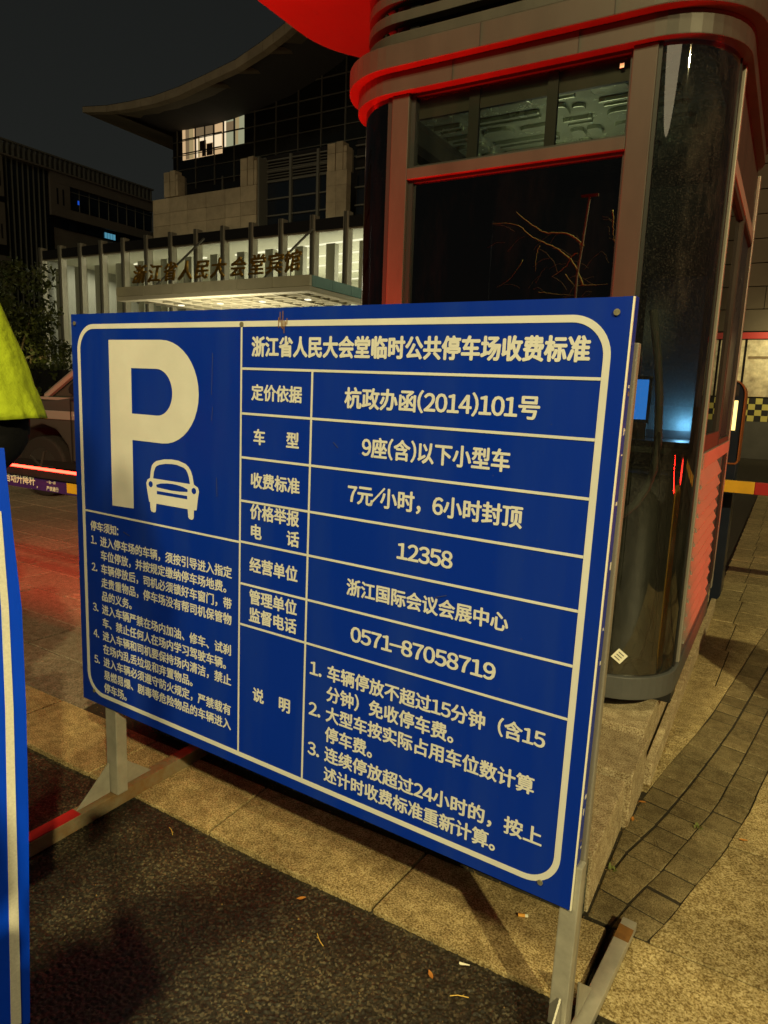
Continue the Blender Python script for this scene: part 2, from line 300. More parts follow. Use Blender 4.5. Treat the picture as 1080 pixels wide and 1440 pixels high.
class B:
    """collects shapes into one mesh"""
    def __init__(s): s.v = []; s.f = []
    def add(s, vs, fs):
        k = len(s.v); s.v += [tuple(v) for v in vs]; s.f += [tuple(i + k for i in f) for f in fs]; return s
    def box(s, x0, x1, y0, y1, z0, z1, rot=None, piv=None):
        vs = [Vector((x, y, z)) for z in (z0, z1) for y in (y0, y1) for x in (x0, x1)]
        if rot is not None:
            p = Vector(piv) if piv else Vector(((x0 + x1) / 2, (y0 + y1) / 2, (z0 + z1) / 2))
            vs = [rot @ (v - p) + p for v in vs]
        return s.add(vs, [(0, 2, 3, 1), (4, 5, 7, 6), (0, 1, 5, 4), (2, 6, 7, 3), (0, 4, 6, 2), (1, 3, 7, 5)])
    def prism(s, pts, z0, z1, axis='z'):
        """extrude a 2D polygon (ccw). axis z: pts are xy; y: pts are xz; x: pts are yz"""
        n = len(pts)
        def P(p, h):
            return (p[0], p[1], h) if axis == 'z' else ((p[0], h, p[1]) if axis == 'y' else (h, p[0], p[1]))
        vs = [P(p, z0) for p in pts] + [P(p, z1) for p in pts]
        fs = [tuple(range(n))[::-1], tuple(range(n, 2 * n))] + [(i, (i + 1) % n, n + (i + 1) % n, n + i) for i in range(n)]
        return s.add(vs, fs)
    def ring(s, outer, inner, z0, z1, axis='z'):
        """extruded band between two matching outlines"""
        n = len(outer)
        def P(p, h):
            return (p[0], p[1], h) if axis == 'z' else ((p[0], h, p[1]) if axis == 'y' else (h, p[0], p[1]))
        vs = [P(p, z0) for p in outer] + [P(p, z0) for p in inner] + [P(p, z1) for p in outer] + [P(p, z1) for p in inner]
        fs = []
        for i in range(n):
            j = (i + 1) % n
            fs += [(i, n + i, n + j, j), (2 * n + i, 2 * n + j, 3 * n + j, 3 * n + i), (i, j, 2 * n + j, 2 * n + i), (n + j, n + i, 3 * n + i, 3 * n + j)]
        return s.add(vs, fs)
    def tube(s, pts, r, n=8, cap=True):
        pts = [Vector(p) for p in pts]; rr = r if isinstance(r, (list, tuple)) else [r] * len(pts)
        rings = []; up0 = None
        for i, p in enumerate(pts):
            d = (pts[min(i + 1, len(pts) - 1)] - pts[max(i - 1, 0)]).normalized()
            if up0 is None: up0 = d.orthogonal().normalized()
            a = (up0 - d * up0.dot(d)).normalized(); up0 = a; b = d.cross(a)
            rings.append([p + (a * math.cos(2 * PI * k / n) + b * math.sin(2 * PI * k / n)) * rr[i] for k in range(n)])
        vs = [v for r_ in rings for v in r_]; fs = []
        for i in range(len(pts) - 1):
            for k in range(n):
                k2 = (k + 1) % n; fs.append((i * n + k, i * n + k2, (i + 1) * n + k2, (i + 1) * n + k))
        if cap: fs += [tuple(range(n))[::-1], tuple(range((len(pts) - 1) * n, len(pts) * n))]
        return s.add(vs, fs)
    def quad(s, a, b, c, d): return s.add([a, b, c, d], [(0, 1, 2, 3)])
    def mesh(s, name):
        me = bpy.data.meshes.new(name); me.from_pydata([tuple(v) for v in s.v], [], s.f); me.validate(); me.update(); return me
    def obj(s, name, mt, parent=None, bevel=0.0, smooth=False, segs=2, **kw):
        me = s.mesh(name)
        if bevel > 0:
            bm = bmesh.new(); bm.from_mesh(me)
            bmesh.ops.recalc_face_normals(bm, faces=bm.faces)
            ed = [e for e in bm.edges if len(e.link_faces) == 2 and e.calc_face_angle(0) > 0.5]
            bmesh.ops.bevel(bm, geom=ed, offset=bevel, segments=segs, profile=0.6, affect='EDGES')
            bm.to_mesh(me); bm.free()
        return link_mesh(name, me, mt, parent, smooth=smooth, **kw)

def thing(name, label, cat, loc=(0, 0, 0), rotz=0.0, group=None, kind=None):
    o = bpy.data.objects.new(name, None); C.objects.link(o); o.empty_display_size = 0.2
    o.location = loc; o.rotation_euler = (0, 0, rotz); o['label'] = label; o['category'] = cat
    if group: o['group'] = group
    return o
def tag(o, label, cat, group=None):
    o['label'] = label; o['category'] = cat
    if group: o['group'] = group
    return o
def struct(o, label=None):
    o['kind'] = 'structure'
    if label: o['label'] = label
    return o
TH = R(1.9); PIV = Vector((1.30, 1.45, 0))
def BW(x, y, z=0.0):
    """booth-aligned coordinates to world"""
    return Vector((x * math.cos(TH) - y * math.sin(TH), x * math.sin(TH) + y * math.cos(TH), z)) + PIV
def bthing(name, label, cat, loc=(0, 0, 0), group=None, rz=0.0):
    return thing(name, label, cat, BW(*loc), TH + rz, group)
def tobooth(o):
    o.location = PIV; o.rotation_euler = (0, 0, TH); return o
def rrect(x0, x1, y0, y1, r, n=10):
    pts = []
    rs = r if isinstance(r, (list, tuple)) else [r] * 4
    for (cx, cy, a0, rr) in ((x1 - rs[0], y0 + rs[0], -90, rs[0]), (x1 - rs[1], y1 - rs[1], 0, rs[1]), (x0 + rs[2], y1 - rs[2], 90, rs[2]), (x0 + rs[3], y0 + rs[3], 180, rs[3])):
        for k in range(n + 1):
            a = R(a0 + 90 * k / n); pts.append((cx + rr * math.cos(a), cy + rr * math.sin(a)))
    return pts

GLYPH = {}
def glyph(ch):
    """outline of one character as flat triangles, from the built-in font"""
    if ch in GLYPH: return GLYPH[ch]
    c2 = chr(ord(ch) + 0xFEE0) if 0x21 <= ord(ch) <= 0x7E else ch
    cu = bpy.data.curves.new('g', 'FONT'); cu.body = c2; cu.size = 1.0; cu.resolution_u = 3
    o = bpy.data.objects.new('g', cu); C.objects.link(o)
    me = bpy.data.meshes.new_from_object(o.evaluated_get(bpy.context.evaluated_depsgraph_get()))
    vs = [(v.co.x, v.co.y) for v in me.vertices]; fs = [tuple(p.vertices) for p in me.polygons]
    bpy.data.objects.remove(o); bpy.data.curves.remove(cu); bpy.data.meshes.remove(me)
    GLYPH[ch] = (vs, fs); return GLYPH[ch]
def _em():
    cu = bpy.data.curves.new('g', 'FONT'); cu.body = '\u56fd\u56fd'; cu.size = 1.0
    o = bpy.data.objects.new('g', cu); C.objects.link(o)
    me = bpy.data.meshes.new_from_object(o.evaluated_get(bpy.context.evaluated_depsgraph_get()))
    w2 = max(v.co.x for v in me.vertices); bpy.data.objects.remove(o); bpy.data.curves.remove(cu); bpy.data.meshes.remove(me)
    g = [p[0] for p in glyph('\u56fd')[0]]; return w2 - max(g)
EM = _em()
NARROW = {'(': 0.36, ')': 0.36, '/': 0.42, '.': 0.28, '-': 0.50, ' ': 0.40, ':': 0.30}
def adv(ch): return NARROW.get(ch, 0.58 if ch in '0123456789' else 1.0)
def line_mesh(name, txt, size, bold=0.03, squeeze=1.0):
    """a line of lettering in the xy plane, centred on x, cap box centred on y = 0; size is the height of one em"""
    k = size / EM; W_ = sum(adv(c) for c in txt); x = -W_ / 2; bb = B()
    ys = [p[1] for p in glyph('\u56fd')[0]]; cy = (min(ys) + max(ys)) / 2
    n = 6 if bold > 0 else 1
    for ch in txt:
        a = adv(ch)
        if ch not in (' ', '\u3000'):
            vs, fs = glyph(ch); xs = [p[0] for p in vs]; gx = 0.0
            if ch in NARROW or ch in '0123456789': gx = a * EM / 2 - (min(xs) + max(xs)) / 2
            for j in range(n):
                dx = bold * 1.6 * math.cos(j * 2 * PI / n) * EM * 0.5 if bold > 0 else 0
                dy = bold * 1.6 * math.sin(j * 2 * PI / n) * EM * 0.5 * 0.8 if bold > 0 else 0
                bb.add([((p[0] + gx + dx + x * EM) * k * squeeze, (p[1] - cy + dy) * k, j * 0.00003) for p in vs], fs)
        x += a
    return bb.mesh(name), W_ * size * squeeze

# ================================================================== GROUND
struct(B().quad((-400, -400, -0.06), (400, -400, -0.06), (400, 400, -0.06), (-400, 400, -0.06)).obj('ground', M['road']))

def asphalt_patch():
    """asphalt apron at the photographer's feet: pressed aggregate as relief"""
    x0, x1, y0, y1, st = -1.5, 2.1, -1.45, 0.16, 0.0030
    nx = int((x1 - x0) / st); ny = int((y1 - y0) / st)
    X, Y = np.meshgrid(np.linspace(x0, x1, nx), np.linspace(y0, y1, ny))
    cell = 0.0058; gx = np.floor(X / cell).astype(int); gy = np.floor(Y / cell).astype(int)
    def h(a, b, s):
        v = np.sin(a * 127.1 + b * 311.7 + s * 74.7) * 43758.5453; return v - np.floor(v)
    best = np.full(X.shape, 9.0); hh = np.zeros(X.shape)
    for i in (-1, 0, 1):
        for j in (-1, 0, 1):
            cx = gx + i; cy = gy + j
            px = (cx + h(cx, cy, 1)) * cell; py = (cy + h(cx, cy, 2)) * cell
            d = np.hypot(X - px, Y - py) / cell; mk = d < best
            best = np.where(mk, d, best); hh = np.where(mk, h(cx, cy, 3), hh)
    Z = (0.55 + 0.9 * hh) * 0.0050 * np.sqrt(np.clip(1 - (best / 0.95) ** 2, 0, 1))
    Z += 0.0035 * np.sin(X * 5.1 + 1.2 * np.sin(Y * 4)) + 0.002 * np.sin(Y * 13 + X * 7) - 0.004
    co = np.stack([X, Y, Z], -1).reshape(-1, 3)
    idx = np.arange(nx * ny).reshape(ny, nx)
    f = np.stack([idx[:-1, :-1], idx[:-1, 1:], idx[1:, 1:], idx[1:, :-1]], -1).reshape(-1, 4)
    me = bpy.data.meshes.new('asphalt'); me.vertices.add(len(co)); me.vertices.foreach_set('co', co.ravel())
    me.loops.add(f.size); me.loops.foreach_set('vertex_index', f.ravel().astype(np.int32))
    me.polygons.add(len(f)); me.polygons.foreach_set('loop_start', (np.arange(len(f)) * 4).astype(np.int32))
    me.polygons.foreach_set('loop_total', np.full(len(f), 4, np.int32)); me.update(calc_edges=True)
    return struct(link_mesh('asphalt', me, M['asphalt']))
asphalt_patch()
struct(B().quad((-9, -5, -0.012), (9, -5, -0.012), (9, 0.13, -0.012), (-9, 0.13, -0.012)).obj('road', M['asphalt']))
struct(B().box(-9, 12, 0.10, 30, -0.05, -0.004).obj('paving_bed', M['dirt']))

def rough_slab(name, pts, z0, z1, mt, parent, bev=0.006, jig=0.0):
    bb = B().prism(pts, z0, z1); return bb.obj(name, mt, parent, bevel=bev)

# kerb of flush granite slabs along the asphalt edge
curb = struct(thing('kerb', '', '')); del curb['label']; del curb['category']
edges_f = [(-1.31, 0.060), (-0.715, 0.070), (-0.126, 0.080), (0.455, 0.092), (1.045, 0.110), (1.592, 0.126)]
edges_b = [(-1.31, 0.362), (-0.715, 0.364), (-0.115, 0.368), (0.438, 0.374), (1.057, 0.391), (1.590, 0.402)]
for i in range(len(edges_f) - 1):
    g = 0.0035; a, b_, c, d = edges_f[i], edges_f[i + 1], edges_b[i + 1], edges_b[i]
    pts = [(a[0] + g, a[1]), ((a[0] + b_[0]) / 2, (a[1] + b_[1]) / 2 + random.uniform(-.003, .003)), (b_[0] - g, b_[1]), (c[0] - g, c[1]), (d[0] + g, d[1])]
    rough_slab('kerb_slab', pts, -0.05, 0.014 + random.uniform(0, .003), M['curb'], curb, bev=0.005)

# pale slabs on the right
pav = struct(thing('pavement', '', '')); del pav['label']; del pav['category']
PZ = 0.02
def slab(pts, z=PZ, mt='paver', nm='paving_slab', bev=0.003):
    return rough_slab(nm, pts, -0.05, z + random.uniform(-.0015, .0015), M[mt], pav, bev)
# curve of the dark path: right edge as a function of y
SR = [(0.42, 1.686), (0.54, 1.719), (0.70, 1.752), (0.88, 1.797), (1.07, 1.83), (1.19, 1.851), (1.37, 1.868), (1.54, 1.888), (2.0, 1.935), (2.6, 2.0), (3.4, 2.1), (5, 2.33), (7, 2.7)]
SL = [(0.40, 1.531), (0.60, 1.525), (0.83, 1.519), (0.90, 1.526), (1.05, 1.533), (1.30, 1.560), (1.54, 1.597), (1.86, 1.642), (2.25, 1.674), (2.51, 1.698), (3.0, 1.734), (3.5, 1.78), (5, 1.95), (7, 2.25)]
def lerp(T, y):
    if y <= T[0][0]: return T[0][1]
    for (a, b_), (c, d) in zip(T, T[1:]):
        if y <= c: return b_ + (d - b_) * (y - a) / (c - a)
    return T[-1][1]
struct(B().prism([(1.50, .412), (1.598, .412), (1.600, .128), (4.1, .16), (4.3, 3.6), (2.9, 7), (1.35, 11.5), (1.2, 11.5), (1.48, 1.2)], -0.04, 0.0135).obj('joint_sand', M['joint']))
# big pale slabs bordering the path on its right side
rows = [(0.128, 0.408), (0.408, 0.955), (0.955, 1.30), (1.30, 1.86), (1.86, 2.4), (2.4, 2.95), (2.95, 3.5)]
for k, (ya, yb) in enumerate(rows):
    x0a = 1.604 if k == 0 else lerp(SR, ya) + .005; x0b = 1.606 if k == 0 else lerp(SR, yb) + .005
    xs = [None, 2.31, 2.92, 3.53, 4.1] if k else [None, 2.20, 2.81, 3.42, 4.1]
    for i in range(len(xs) - 1):
        l0 = x0a if i == 0 else xs[i] + .002; l1 = x0b if i == 0 else xs[i] + .002
        dy = 0.022 * (l0 - 1.6) ; dyr = 0.022 * (xs[i + 1] - 1.6)
        pts = [(l0, ya + .003 + dy), (xs[i + 1] - .003, ya + .003 + dyr), (xs[i + 1] - .003, yb - .003 + dyr), (l1, yb - .003 + dy)]
        if i == 0 and k:
            mids = [y for (y, x) in SR if ya < y < yb][::-1]
            pts += [(lerp(SR, y) + .004, y + dy) for y in mids]
        slab(pts)
# dark setts of the curving path
J1 = [(0.40, .40), (0.53, .47), (0.72, .60), (0.97, .65), (1.2, .69), (1.57, .68), (2.0, .66), (7, .66)]
J2 = [(0.65, .09), (0.84, .24), (1.03, .31), (1.31, .35), (1.64, .35), (7, .34)]
ys = [0.412, 0.520]
while ys[-1] < 6.6: ys.append(ys[-1] + 0.1035)
for r_, (ya, yb) in enumerate(zip(ys, ys[1:])):
    ym = (ya + yb) / 2
    cols = [0.0, lerp(J1, ym), 1.0] if ym < .62 else [0.0, lerp(J2, ym), lerp(J1, ym), 1.0]
    for ci, (a, b_) in enumerate(zip(cols, cols[1:])):
        def X(t, y):
            if 0 < t < 1: t = (lerp(J1, y) if t == cols[-2] else lerp(J2, y))
            return lerp(SL, y) * (1 - t) + lerp(SR, y) * t
        g = 0.0031; off = (0.008 * ((ci * 2 + 1) % 3 - 1)) if r_ > 1 else 0
        def Y(x, y): return y + off - min(.22, max(0, (y - .412) * 2.0)) * (x - (lerp(SL, y) + lerp(SR, y)) / 2)
        def pt(t, y, sx, sy): x = X(t, y) + sx * g; return (x, Y(x, y) + sy * g)
        pts = [pt(a, ya, 1, 1), pt(b_, ya, -1, 1), pt(b_, yb, -1, -1), pt(a, yb, 1, -1)]
        rough_slab('sett', pts, -0.05, PZ - 0.003 + random.uniform(-.0022, .0022), M['sett'], pav, 0.004)
# coursed pale pavers between the booth and the path, running into the distance
yy = 1.12; r_ = 0
bedx = 1.47
while yy < 11.5:
    h_ = 0.287 if yy > 1.4 else 0.30
    xl = 1.50 - (yy - 1.1) * 0.030; xr = lerp(SL, yy) if yy < 7 else 2.25; xr2 = lerp(SL, yy + h_) if yy < 7 else 2.25
    j = [xl]
    w0 = 0.14 + (0.03 if r_ % 2 else 0.0) - 0.012 * r_ * 0
    if yy > 2.2: j.append(xl + (0.165 if r_ % 2 else 0.155))
    if yy > 4.2: j.append(xl + 0.56 + 0.03 * (r_ % 2))
    for i in range(len(j)):
        last = i == len(j) - 1
        a0 = j[i]; b0 = (xr if last else j[i + 1]); b1 = (xr2 if last else j[i + 1])
        if b0 - a0 < 0.03 and b1 - a0 < 0.03: continue
        s_ = 0.0
        slab([(a0 + .002, yy + .0025), (b0 - .003, yy + .0025 - 0.02 * (b0 - a0)), (b1 - .003, yy + h_ - .0025 - 0.02 * (b1 - a0)), (a0 + .002, yy + h_ - .0025)])
    yy += h_; r_ += 1
# lane pavers on the far left behind the kerb
lane = struct(thing('lane', '', '')); del lane['label']; del lane['category']
lm = B().box(.003, .597, .003, .297, -.05, 0).mesh('lane_paver')
bm = bmesh.new(); bm.from_mesh(lm); bmesh.ops.bevel(bm, geom=[e for e in bm.edges if all(v.co.z > -.01 for v in e.verts)], offset=.004, segments=1, affect='EDGES'); bm.to_mesh(lm); bm.free()
cnt = 0
for iy in range(26):
    for ix in range(16):
        x = -9.6 + ix * 0.6 + (0.3 if iy % 2 else 0); y = 0.372 + iy * 0.3
        if x > -1.0 or (x < -6.8 and iy < 4): continue
        if y > 0.9 and x > -1.6 and y < 4.2: continue
        if cnt >= 290: continue
        o = link_mesh('lane_paver', lm, M['lanepaver'], lane); o.location = (x, y, 0.002 + random.uniform(-.002, .002)); o.rotation_euler = (0, 0, random.uniform(-.004, .004)); cnt += 1
struct(B().box(-60, -9.6, -4, 60, -0.05, -0.002).obj('lane_surface', M['lanepaver']))

# stepped granite platform under the booth
plat = thing('granite_platform', 'low stepped granite platform that the dark gatehouse stands on', 'platform', (0, 0, 0))
plat['kind'] = 'structure'; del plat['category']
def gran(x0, x1, y0, y1, z0, z1, mt='granite', nm='granite_block', b_=0.006, dxr=0.0):
    xa, xb = (1.536 - .036 * (y0 - .43), 1.536 - .036 * (y1 - .43)) if x1 > 1.4 else (x1, x1)
    if x1 > 1.4: xa += dxr; xb += dxr
    return B().prism([(x0, y0), (xa, y0), (xb, y1), (x0, y1)], z0, z1).obj(nm, M[mt], plat, bevel=b_)
gran(0.93, 1.516, 0.428, 0.862, 0.012, 0.176, dxr=-.008, b_=.004); gran(0.33, 0.925, 0.430, 0.862, 0.012, 0.195); gran(-0.2, 0.325, 0.428, 0.862, 0.012, 0.196)
gran(0.90, 1.512, 0.868, 1.150, 0.0, 0.200, dxr=.010, b_=.004); gran(0.30, 0.894, 0.868, 1.150, 0.0, 0.202); gran(-0.2, 0.294, 0.868, 1.150, 0.0, 0.203)
for i, x in enumerate([-0.2, 0.30, 0.90]):
    x1 = [0.294, 0.894, 1.500][i]
    for j, y in enumerate([1.156, 1.76, 2.37, 2.98]): gran(x, x1 - 0.018 * j, y, y + 0.60, 0.0, 0.224, dxr=-.006, b_=.004)
# front faces: dark greenish granite in two courses
for i, x in enumerate([-0.2, 0.33, 0.93]):
    x1 = [0.325, 0.925, 1.508][i]
    gran(x, x1, 0.412, 0.4275, 0.012, 0.116, 'granite_dark', 'facing_stone', 0.004, -.016); gran(x, x1, 0.412, 0.4275, 0.120, 0.168, 'granite_dark', 'facing_stone', 0.004, -.016)
# low kerb stone beside the platform
for k in range(4):
    y0 = 1.17 + k * 0.62
    B().prism([(1.512 - 0.022 * k, y0), (1.540 - 0.022 * k, y0), (1.518 - 0.022 * k, y0 + 0.615), (1.490 - .022 * k, y0 + 0.615)], 0.0, 0.10).obj('edging_stone', M['granite'], plat, bevel=0.004)

# ================================================================== PARKING PRICE SIGN
sign = thing('parking_sign', 'large blue parking price board with white P and Chinese tariff table on two metal legs', 'sign', (0, 0, 0))
a_ = Vector((1, 0, -0.0100)).normalized(); d_ = Vector((-0.0100, -0.002, -1)).normalized(); nrm = a_.cross(-d_).normalized()  # toward the viewer
SM = Matrix(((a_[0], -d_[0], nrm[0], 0), (a_[1], -d_[1], nrm[1], 0), (a_[2], -d_[2], nrm[2], 1.561), (0, 0, 0, 1)))
def onpanel(o, u=0, v=0, off=0.0):
    """place a flat piece by its distance right of and below the panel's top left corner"""
    o.parent = sign; o.matrix_local = SM @ Matrix.Translation((u, -v, off)); return o
bb = B().box(0, 1.6, -1.2, 0, -0.004, 0); onpanel(bb.obj('panel', M['sign_blue']))
PO = 0.0006
def flat(name, polys, mt='print', off=PO):
    bb = B()
    for p in polys: bb.prism([(x, -y) for x, y in p], 0, 0.0003)
    me = bb.mesh(name); bm = bmesh.new(); bm.from_mesh(me); bmesh.ops.recalc_face_normals(bm, faces=bm.faces); bm.to_mesh(me); bm.free()
    return onpanel(link_mesh(name, me, M[mt]), 0, 0, off)
def fring(x0, x1, y0, y1, r, t):
    o = rrect(x0, x1, -y1, -y0, r, 12); i = rrect(x0 + t, x1 - t, -y1 + t, -y0 - t, r - t, 12)
    bb = B().ring(o, i, 0, 0.0003); me = bb.mesh('border_band'); return onpanel(link_mesh('border_band', me, M['print']), 0, 0, PO)
fring(0.027, 1.5715, 0.029, 1.172, 0.075, 0.0132)
T_ = 0.0028
def hl(x0, x1, y): flat('table_line', [[(x0, y - T_), (x0, y + T_), (x1, y + T_), (x1, y - T_)]], off=PO + 0.0004)
def vl(x, y0, y1): flat('table_line', [[(x - T_, y0), (x - T_, y1), (x + T_, y1), (x + T_, y0)]], off=PO + 0.0008)
vl(0.6835, 0.0425, 1.1588); vl(0.9045, 0.142, 1.1588)
hl(0.0405, 0.6805, 0.5780)
for y in (0.1415, 0.2505, 0.3595, 0.4695, 0.5758, 0.6862, 0.7963): hl(0.6865, 1.5580, y)
# letter P
def arc(cx, cy, rx, ry, a0, a1, n=20): return [(cx + rx * math.cos(R(a0 + (a1 - a0) * k / n)), cy + ry * math.sin(R(a0 + (a1 - a0) * k / n))) for k in range(n + 1)]
outer = arc(0.392, 0.2105, 0.142, 0.1375, -90, 90); inner = arc(0.372, 0.2115, 0.062, 0.0625, -90, 90)
polys = [[(0.172, 0.073), (0.172, 0.5475), (0.2675, 0.5445), (0.2675, 0.073)]]
bowl = [(0.2675, 0.073)] + outer + [(0.2675, 0.348), (0.2675, 0.274)] + inner[::-1] + [(0.2675, 0.149)]
bb = B(); bb.prism([(x, -y) for x, y in polys[0]], 0, 0.0003)
n = len(outer); strip_o = [(0.2675, 0.073)] + outer + [(0.2675, 0.348)]; strip_i = [(0.2675, 0.149)] + inner + [(0.2675, 0.274)]
for i in range(len(strip_o) - 1):
    q = [strip_o[i], strip_o[i + 1], strip_i[i + 1], strip_i[i]]; bb.add([(x, -y, 0.0003) for x, y in q], [(0, 1, 2, 3)])
onpanel(link_mesh('letter_p', bb.mesh('letter_p'), M['print']), 0, 0, PO)
# car pictogram
def smooth_poly(pts): return pts
ro = [(0.3402, 0.4481), (0.3435, 0.428), (0.3485, 0.4128), (0.3560, 0.4050), (0.3672, 0.3985), (0.3993, 0.3910), (0.43, 0.3885), (0.4560, 0.3895), (0.4831, 0.3955), (0.4945, 0.4020), (0.5040, 0.4128), (0.5100, 0.4260), (0.5150, 0.4481)]
ri = [(0.3534, 0.4481), (0.3565, 0.430), (0.3620, 0.4180), (0.3670, 0.4130), (0.3781, 0.4080), (0.4036, 0.4028), (0.43, 0.4010), (0.4500, 0.4015), (0.4761, 0.4066), (0.4850, 0.4115), (0.4910, 0.4190), (0.4960, 0.4300), (0.5000, 0.4481)]
bb = B()
for i in range(len(ro) - 1): bb.add([(x, -y, .0003) for x, y in (ro[i], ro[i + 1], ri[i + 1], ri[i])], [(0, 1, 2, 3)])
body = [(0.3402, 0.4481), (0.3290, 0.4540), (0.3239, 0.4640), (0.3275, 0.485), (0.3349, 0.5153), (0.3387, 0.5175), (0.3405, 0.538), (0.3440, 0.5425), (0.3530, 0.5445), (0.3600, 0.5430), (0.3626, 0.5395), (0.3649, 0.5180), (0.4908, 0.5175), (0.4930, 0.5390), (0.4980, 0.5435), (0.5060, 0.5445), (0.5120, 0.5420), (0.5140, 0.5370), (0.5149, 0.5174), (0.5252, 0.5161), (0.5300, 0.485), (0.5345, 0.4640), (0.5300, 0.4540), (0.5150, 0.4481)]
bb.add([(x, -y, .0003) for x, y in body], [tuple(range(len(body)))])
onpanel(link_mesh('car_pictogram', bb.mesh('car_pictogram'), M['print']), 0, 0, PO)
holes = [arc(0.3427, 0.4655, 0.0085, 0.0085, 0, 342, 19), arc(0.5152, 0.4650, 0.0085, 0.0085, 0, 342, 19),
         [(0.366, 0.4645), (0.385, 0.4590), (0.41, 0.4560), (0.43, 0.4552), (0.45, 0.4560), (0.472, 0.4585), (0.4912, 0.4640), (0.4905, 0.4705), (0.4600, 0.4730), (0.43, 0.4738), (0.40, 0.4730), (0.3680, 0.4712)],
         [(0.3684, 0.4815), (0.4893, 0.4815), (0.4893, 0.4905), (0.3684, 0.4905)]]
flat('pictogram_gap', holes, 'sign_blue', off=PO + 0.0004)
def write(txt, cx, cy, size, bold=0.035, left=None, squeeze=1.0, label=None):
    me, w = line_mesh('lettering', txt, size, bold, squeeze)
    o = link_mesh('lettering', me, M['print'])
    if left is not None: cx = left + w / 2
    return onpanel(o, cx, cy, PO + 0.0002)
write('浙江省人民大会堂临时公共停车场收费标准', 1.1255, 0.0900, 0.0490, 0.055, squeeze=0.880)
LC = 0.7960; VC = 1.2240
write('定价依据', LC, 0.1985, 0.0405, 0.042, squeeze=0.98)
write('车    型', LC + .001, 0.3060, 0.0405, 0.042, squeeze=1.0)
write('收费标准', LC, 0.4140, 0.0405, 0.042, squeeze=0.98)
write('价格举报', LC, 0.4935, 0.0405, 0.042, squeeze=0.98)
write('电     话', LC + .001, 0.5440, 0.0405, 0.042, squeeze=0.99)
write('经营单位', LC, 0.6310, 0.0405, 0.042, squeeze=0.98)
write('管理单位', LC, 0.7160, 0.0405, 0.042, squeeze=0.98)
write('监督电话', LC, 0.7640, 0.0405, 0.042, squeeze=0.98)
write('说   明', LC + .001, 0.9790, 0.0405, 0.042)
write('杭政办函(2014)101号', VC, 0.1995, 0.0480, 0.040, squeeze=0.97)
write('9座(含)以下小型车', VC, 0.3050, 0.0470, 0.040, squeeze=0.90)
write('7元/小时，6小时封顶', VC, 0.4130, 0.0470, 0.040, squeeze=0.93)
write('12358', VC - .004, 0.5235, 0.0470, 0.040)
write('浙江国际会议会展中心', VC - .003, 0.6310, 0.0420, 0.040, squeeze=0.955)
write('0571-87058719', VC - .004, 0.7420, 0.0470, 0.040, squeeze=1.04)
for i, (nmb, t) in enumerate([('1.', '车辆停放不超过15分钟（含15'), ('', '分钟）免收停车费。'), ('2.', '大型车按实际占用车位数计算'), ('', '停车费。'), ('3.', '连续停放超过24小时的，按上'), ('', '述计时收费标准重新计算。')]):
    y = 0.8560 + i * 0.0530
    if nmb: write(nmb, 0, y, 0.0440, 0.035, left=0.920)
    write(t, 0, y, 0.0425, 0.038, left=0.972, squeeze={0: 0.965, 2: 0.965, 4: 1.0, 5: 0.95}.get(i, 0.97))
write('停车须知:', 0, 0.6225, 0.0320, 0.035, left=0.0640, squeeze=0.97)
notes = [('1.', '进入停车场的车辆，须按引导进入指定'), ('', '车位停放，并按规定缴纳停车场地费。'), ('2.', '车辆停放后，司机必须锁好车窗门，带'), ('', '走贵重物品，停车场没有帮司机保管物'), ('', '品的义务。'),
         ('3.', '进入车辆严禁在场内加油、修车、试刹'), ('', '车、禁止任何人在场内学习驾驶车辆。'), ('4.', '进入车辆和司机要保持场内清洁，禁止'), ('', '在场内乱丢垃圾和弃置物品。'),
         ('5.', '进入车辆必须遵守防火规定，严禁载有'), ('', '易燃易爆、剧毒等危险物品的车辆进入'), ('', '停车场。')]
for i, (nmb, t) in enumerate(notes):
    y = 0.6660 + i * 0.0427
    if nmb: write(nmb, 0, y, 0.0330, 0.03, left=0.0640)
    write(t, 0, y, 0.0330, 0.035, left=0.1090, squeeze=0.975)
# screws
for u, v in ((0.018, 0.026), (1.575, 0.026), (1.535, 1.165), (0.060, 1.160), (0.684, 0.036)):
    onpanel(B().tube([(0, 0, 0), (0, 0, 0.0025)], 0.0058, 12).obj('screw', M['screw']), u, v, 0.001)
# bright cut edge, folded blue edge behind it, steel back frame
onpanel(B().box(1.600, 1.6030, -1.200, 0.0, -0.0045, 0.0006).obj('sheet_edge', M['edge_cream']), 0, 0, 0)
onpanel(B().box(1.580, 1.6025, -1.185, 0.002, -0.032, -0.010).obj('folded_edge', M['sign_blue']), 0, 0, 0)
fr = []
for (x0, x1, y0, y1) in ((0.05, 1.575, -0.04, -0.002), (0.05, 1.575, -1.195, -1.16), (0.05, 1.56, -0.62, -0.585)):
    onpanel(B().box(x0, x1, y0, y1, -0.030, -0.0042).obj('back_rail', M['tube'], bevel=.002), 0, 0, 0)
for k in range(16):
    v = random.uniform(.05, 1.15); h_ = random.uniform(.003, .016); onpanel(B().box(0, random.uniform(.003, .009), -h_, 0, 0, .0006, rot=Matrix.Rotation(R(90), 3, 'Y'), piv=(0, 0, 0)).obj('paint_chip', M['tube_rust' if k % 4 == 0 else 'edge_cream']), 1.6027, v, -0.012 - random.random() * .012)
for (u, v, L, a) in ((.585, .105, .105, 92), (.60, .42, .05, 88), (.585, .24, .035, 95), (.83, .075, .012, 60), (.22, .62, .03, 15), (1.28, .60, .03, 160), (.97, .30, .018, 40)):
    onpanel(B().box(0, L, -.0005, .0005, 0, .0002, rot=Matrix.Rotation(R(-a), 3, 'Z'), piv=(0, 0, 0)).obj('scratch', M['ringgrey']), u, v, PO + .0012)
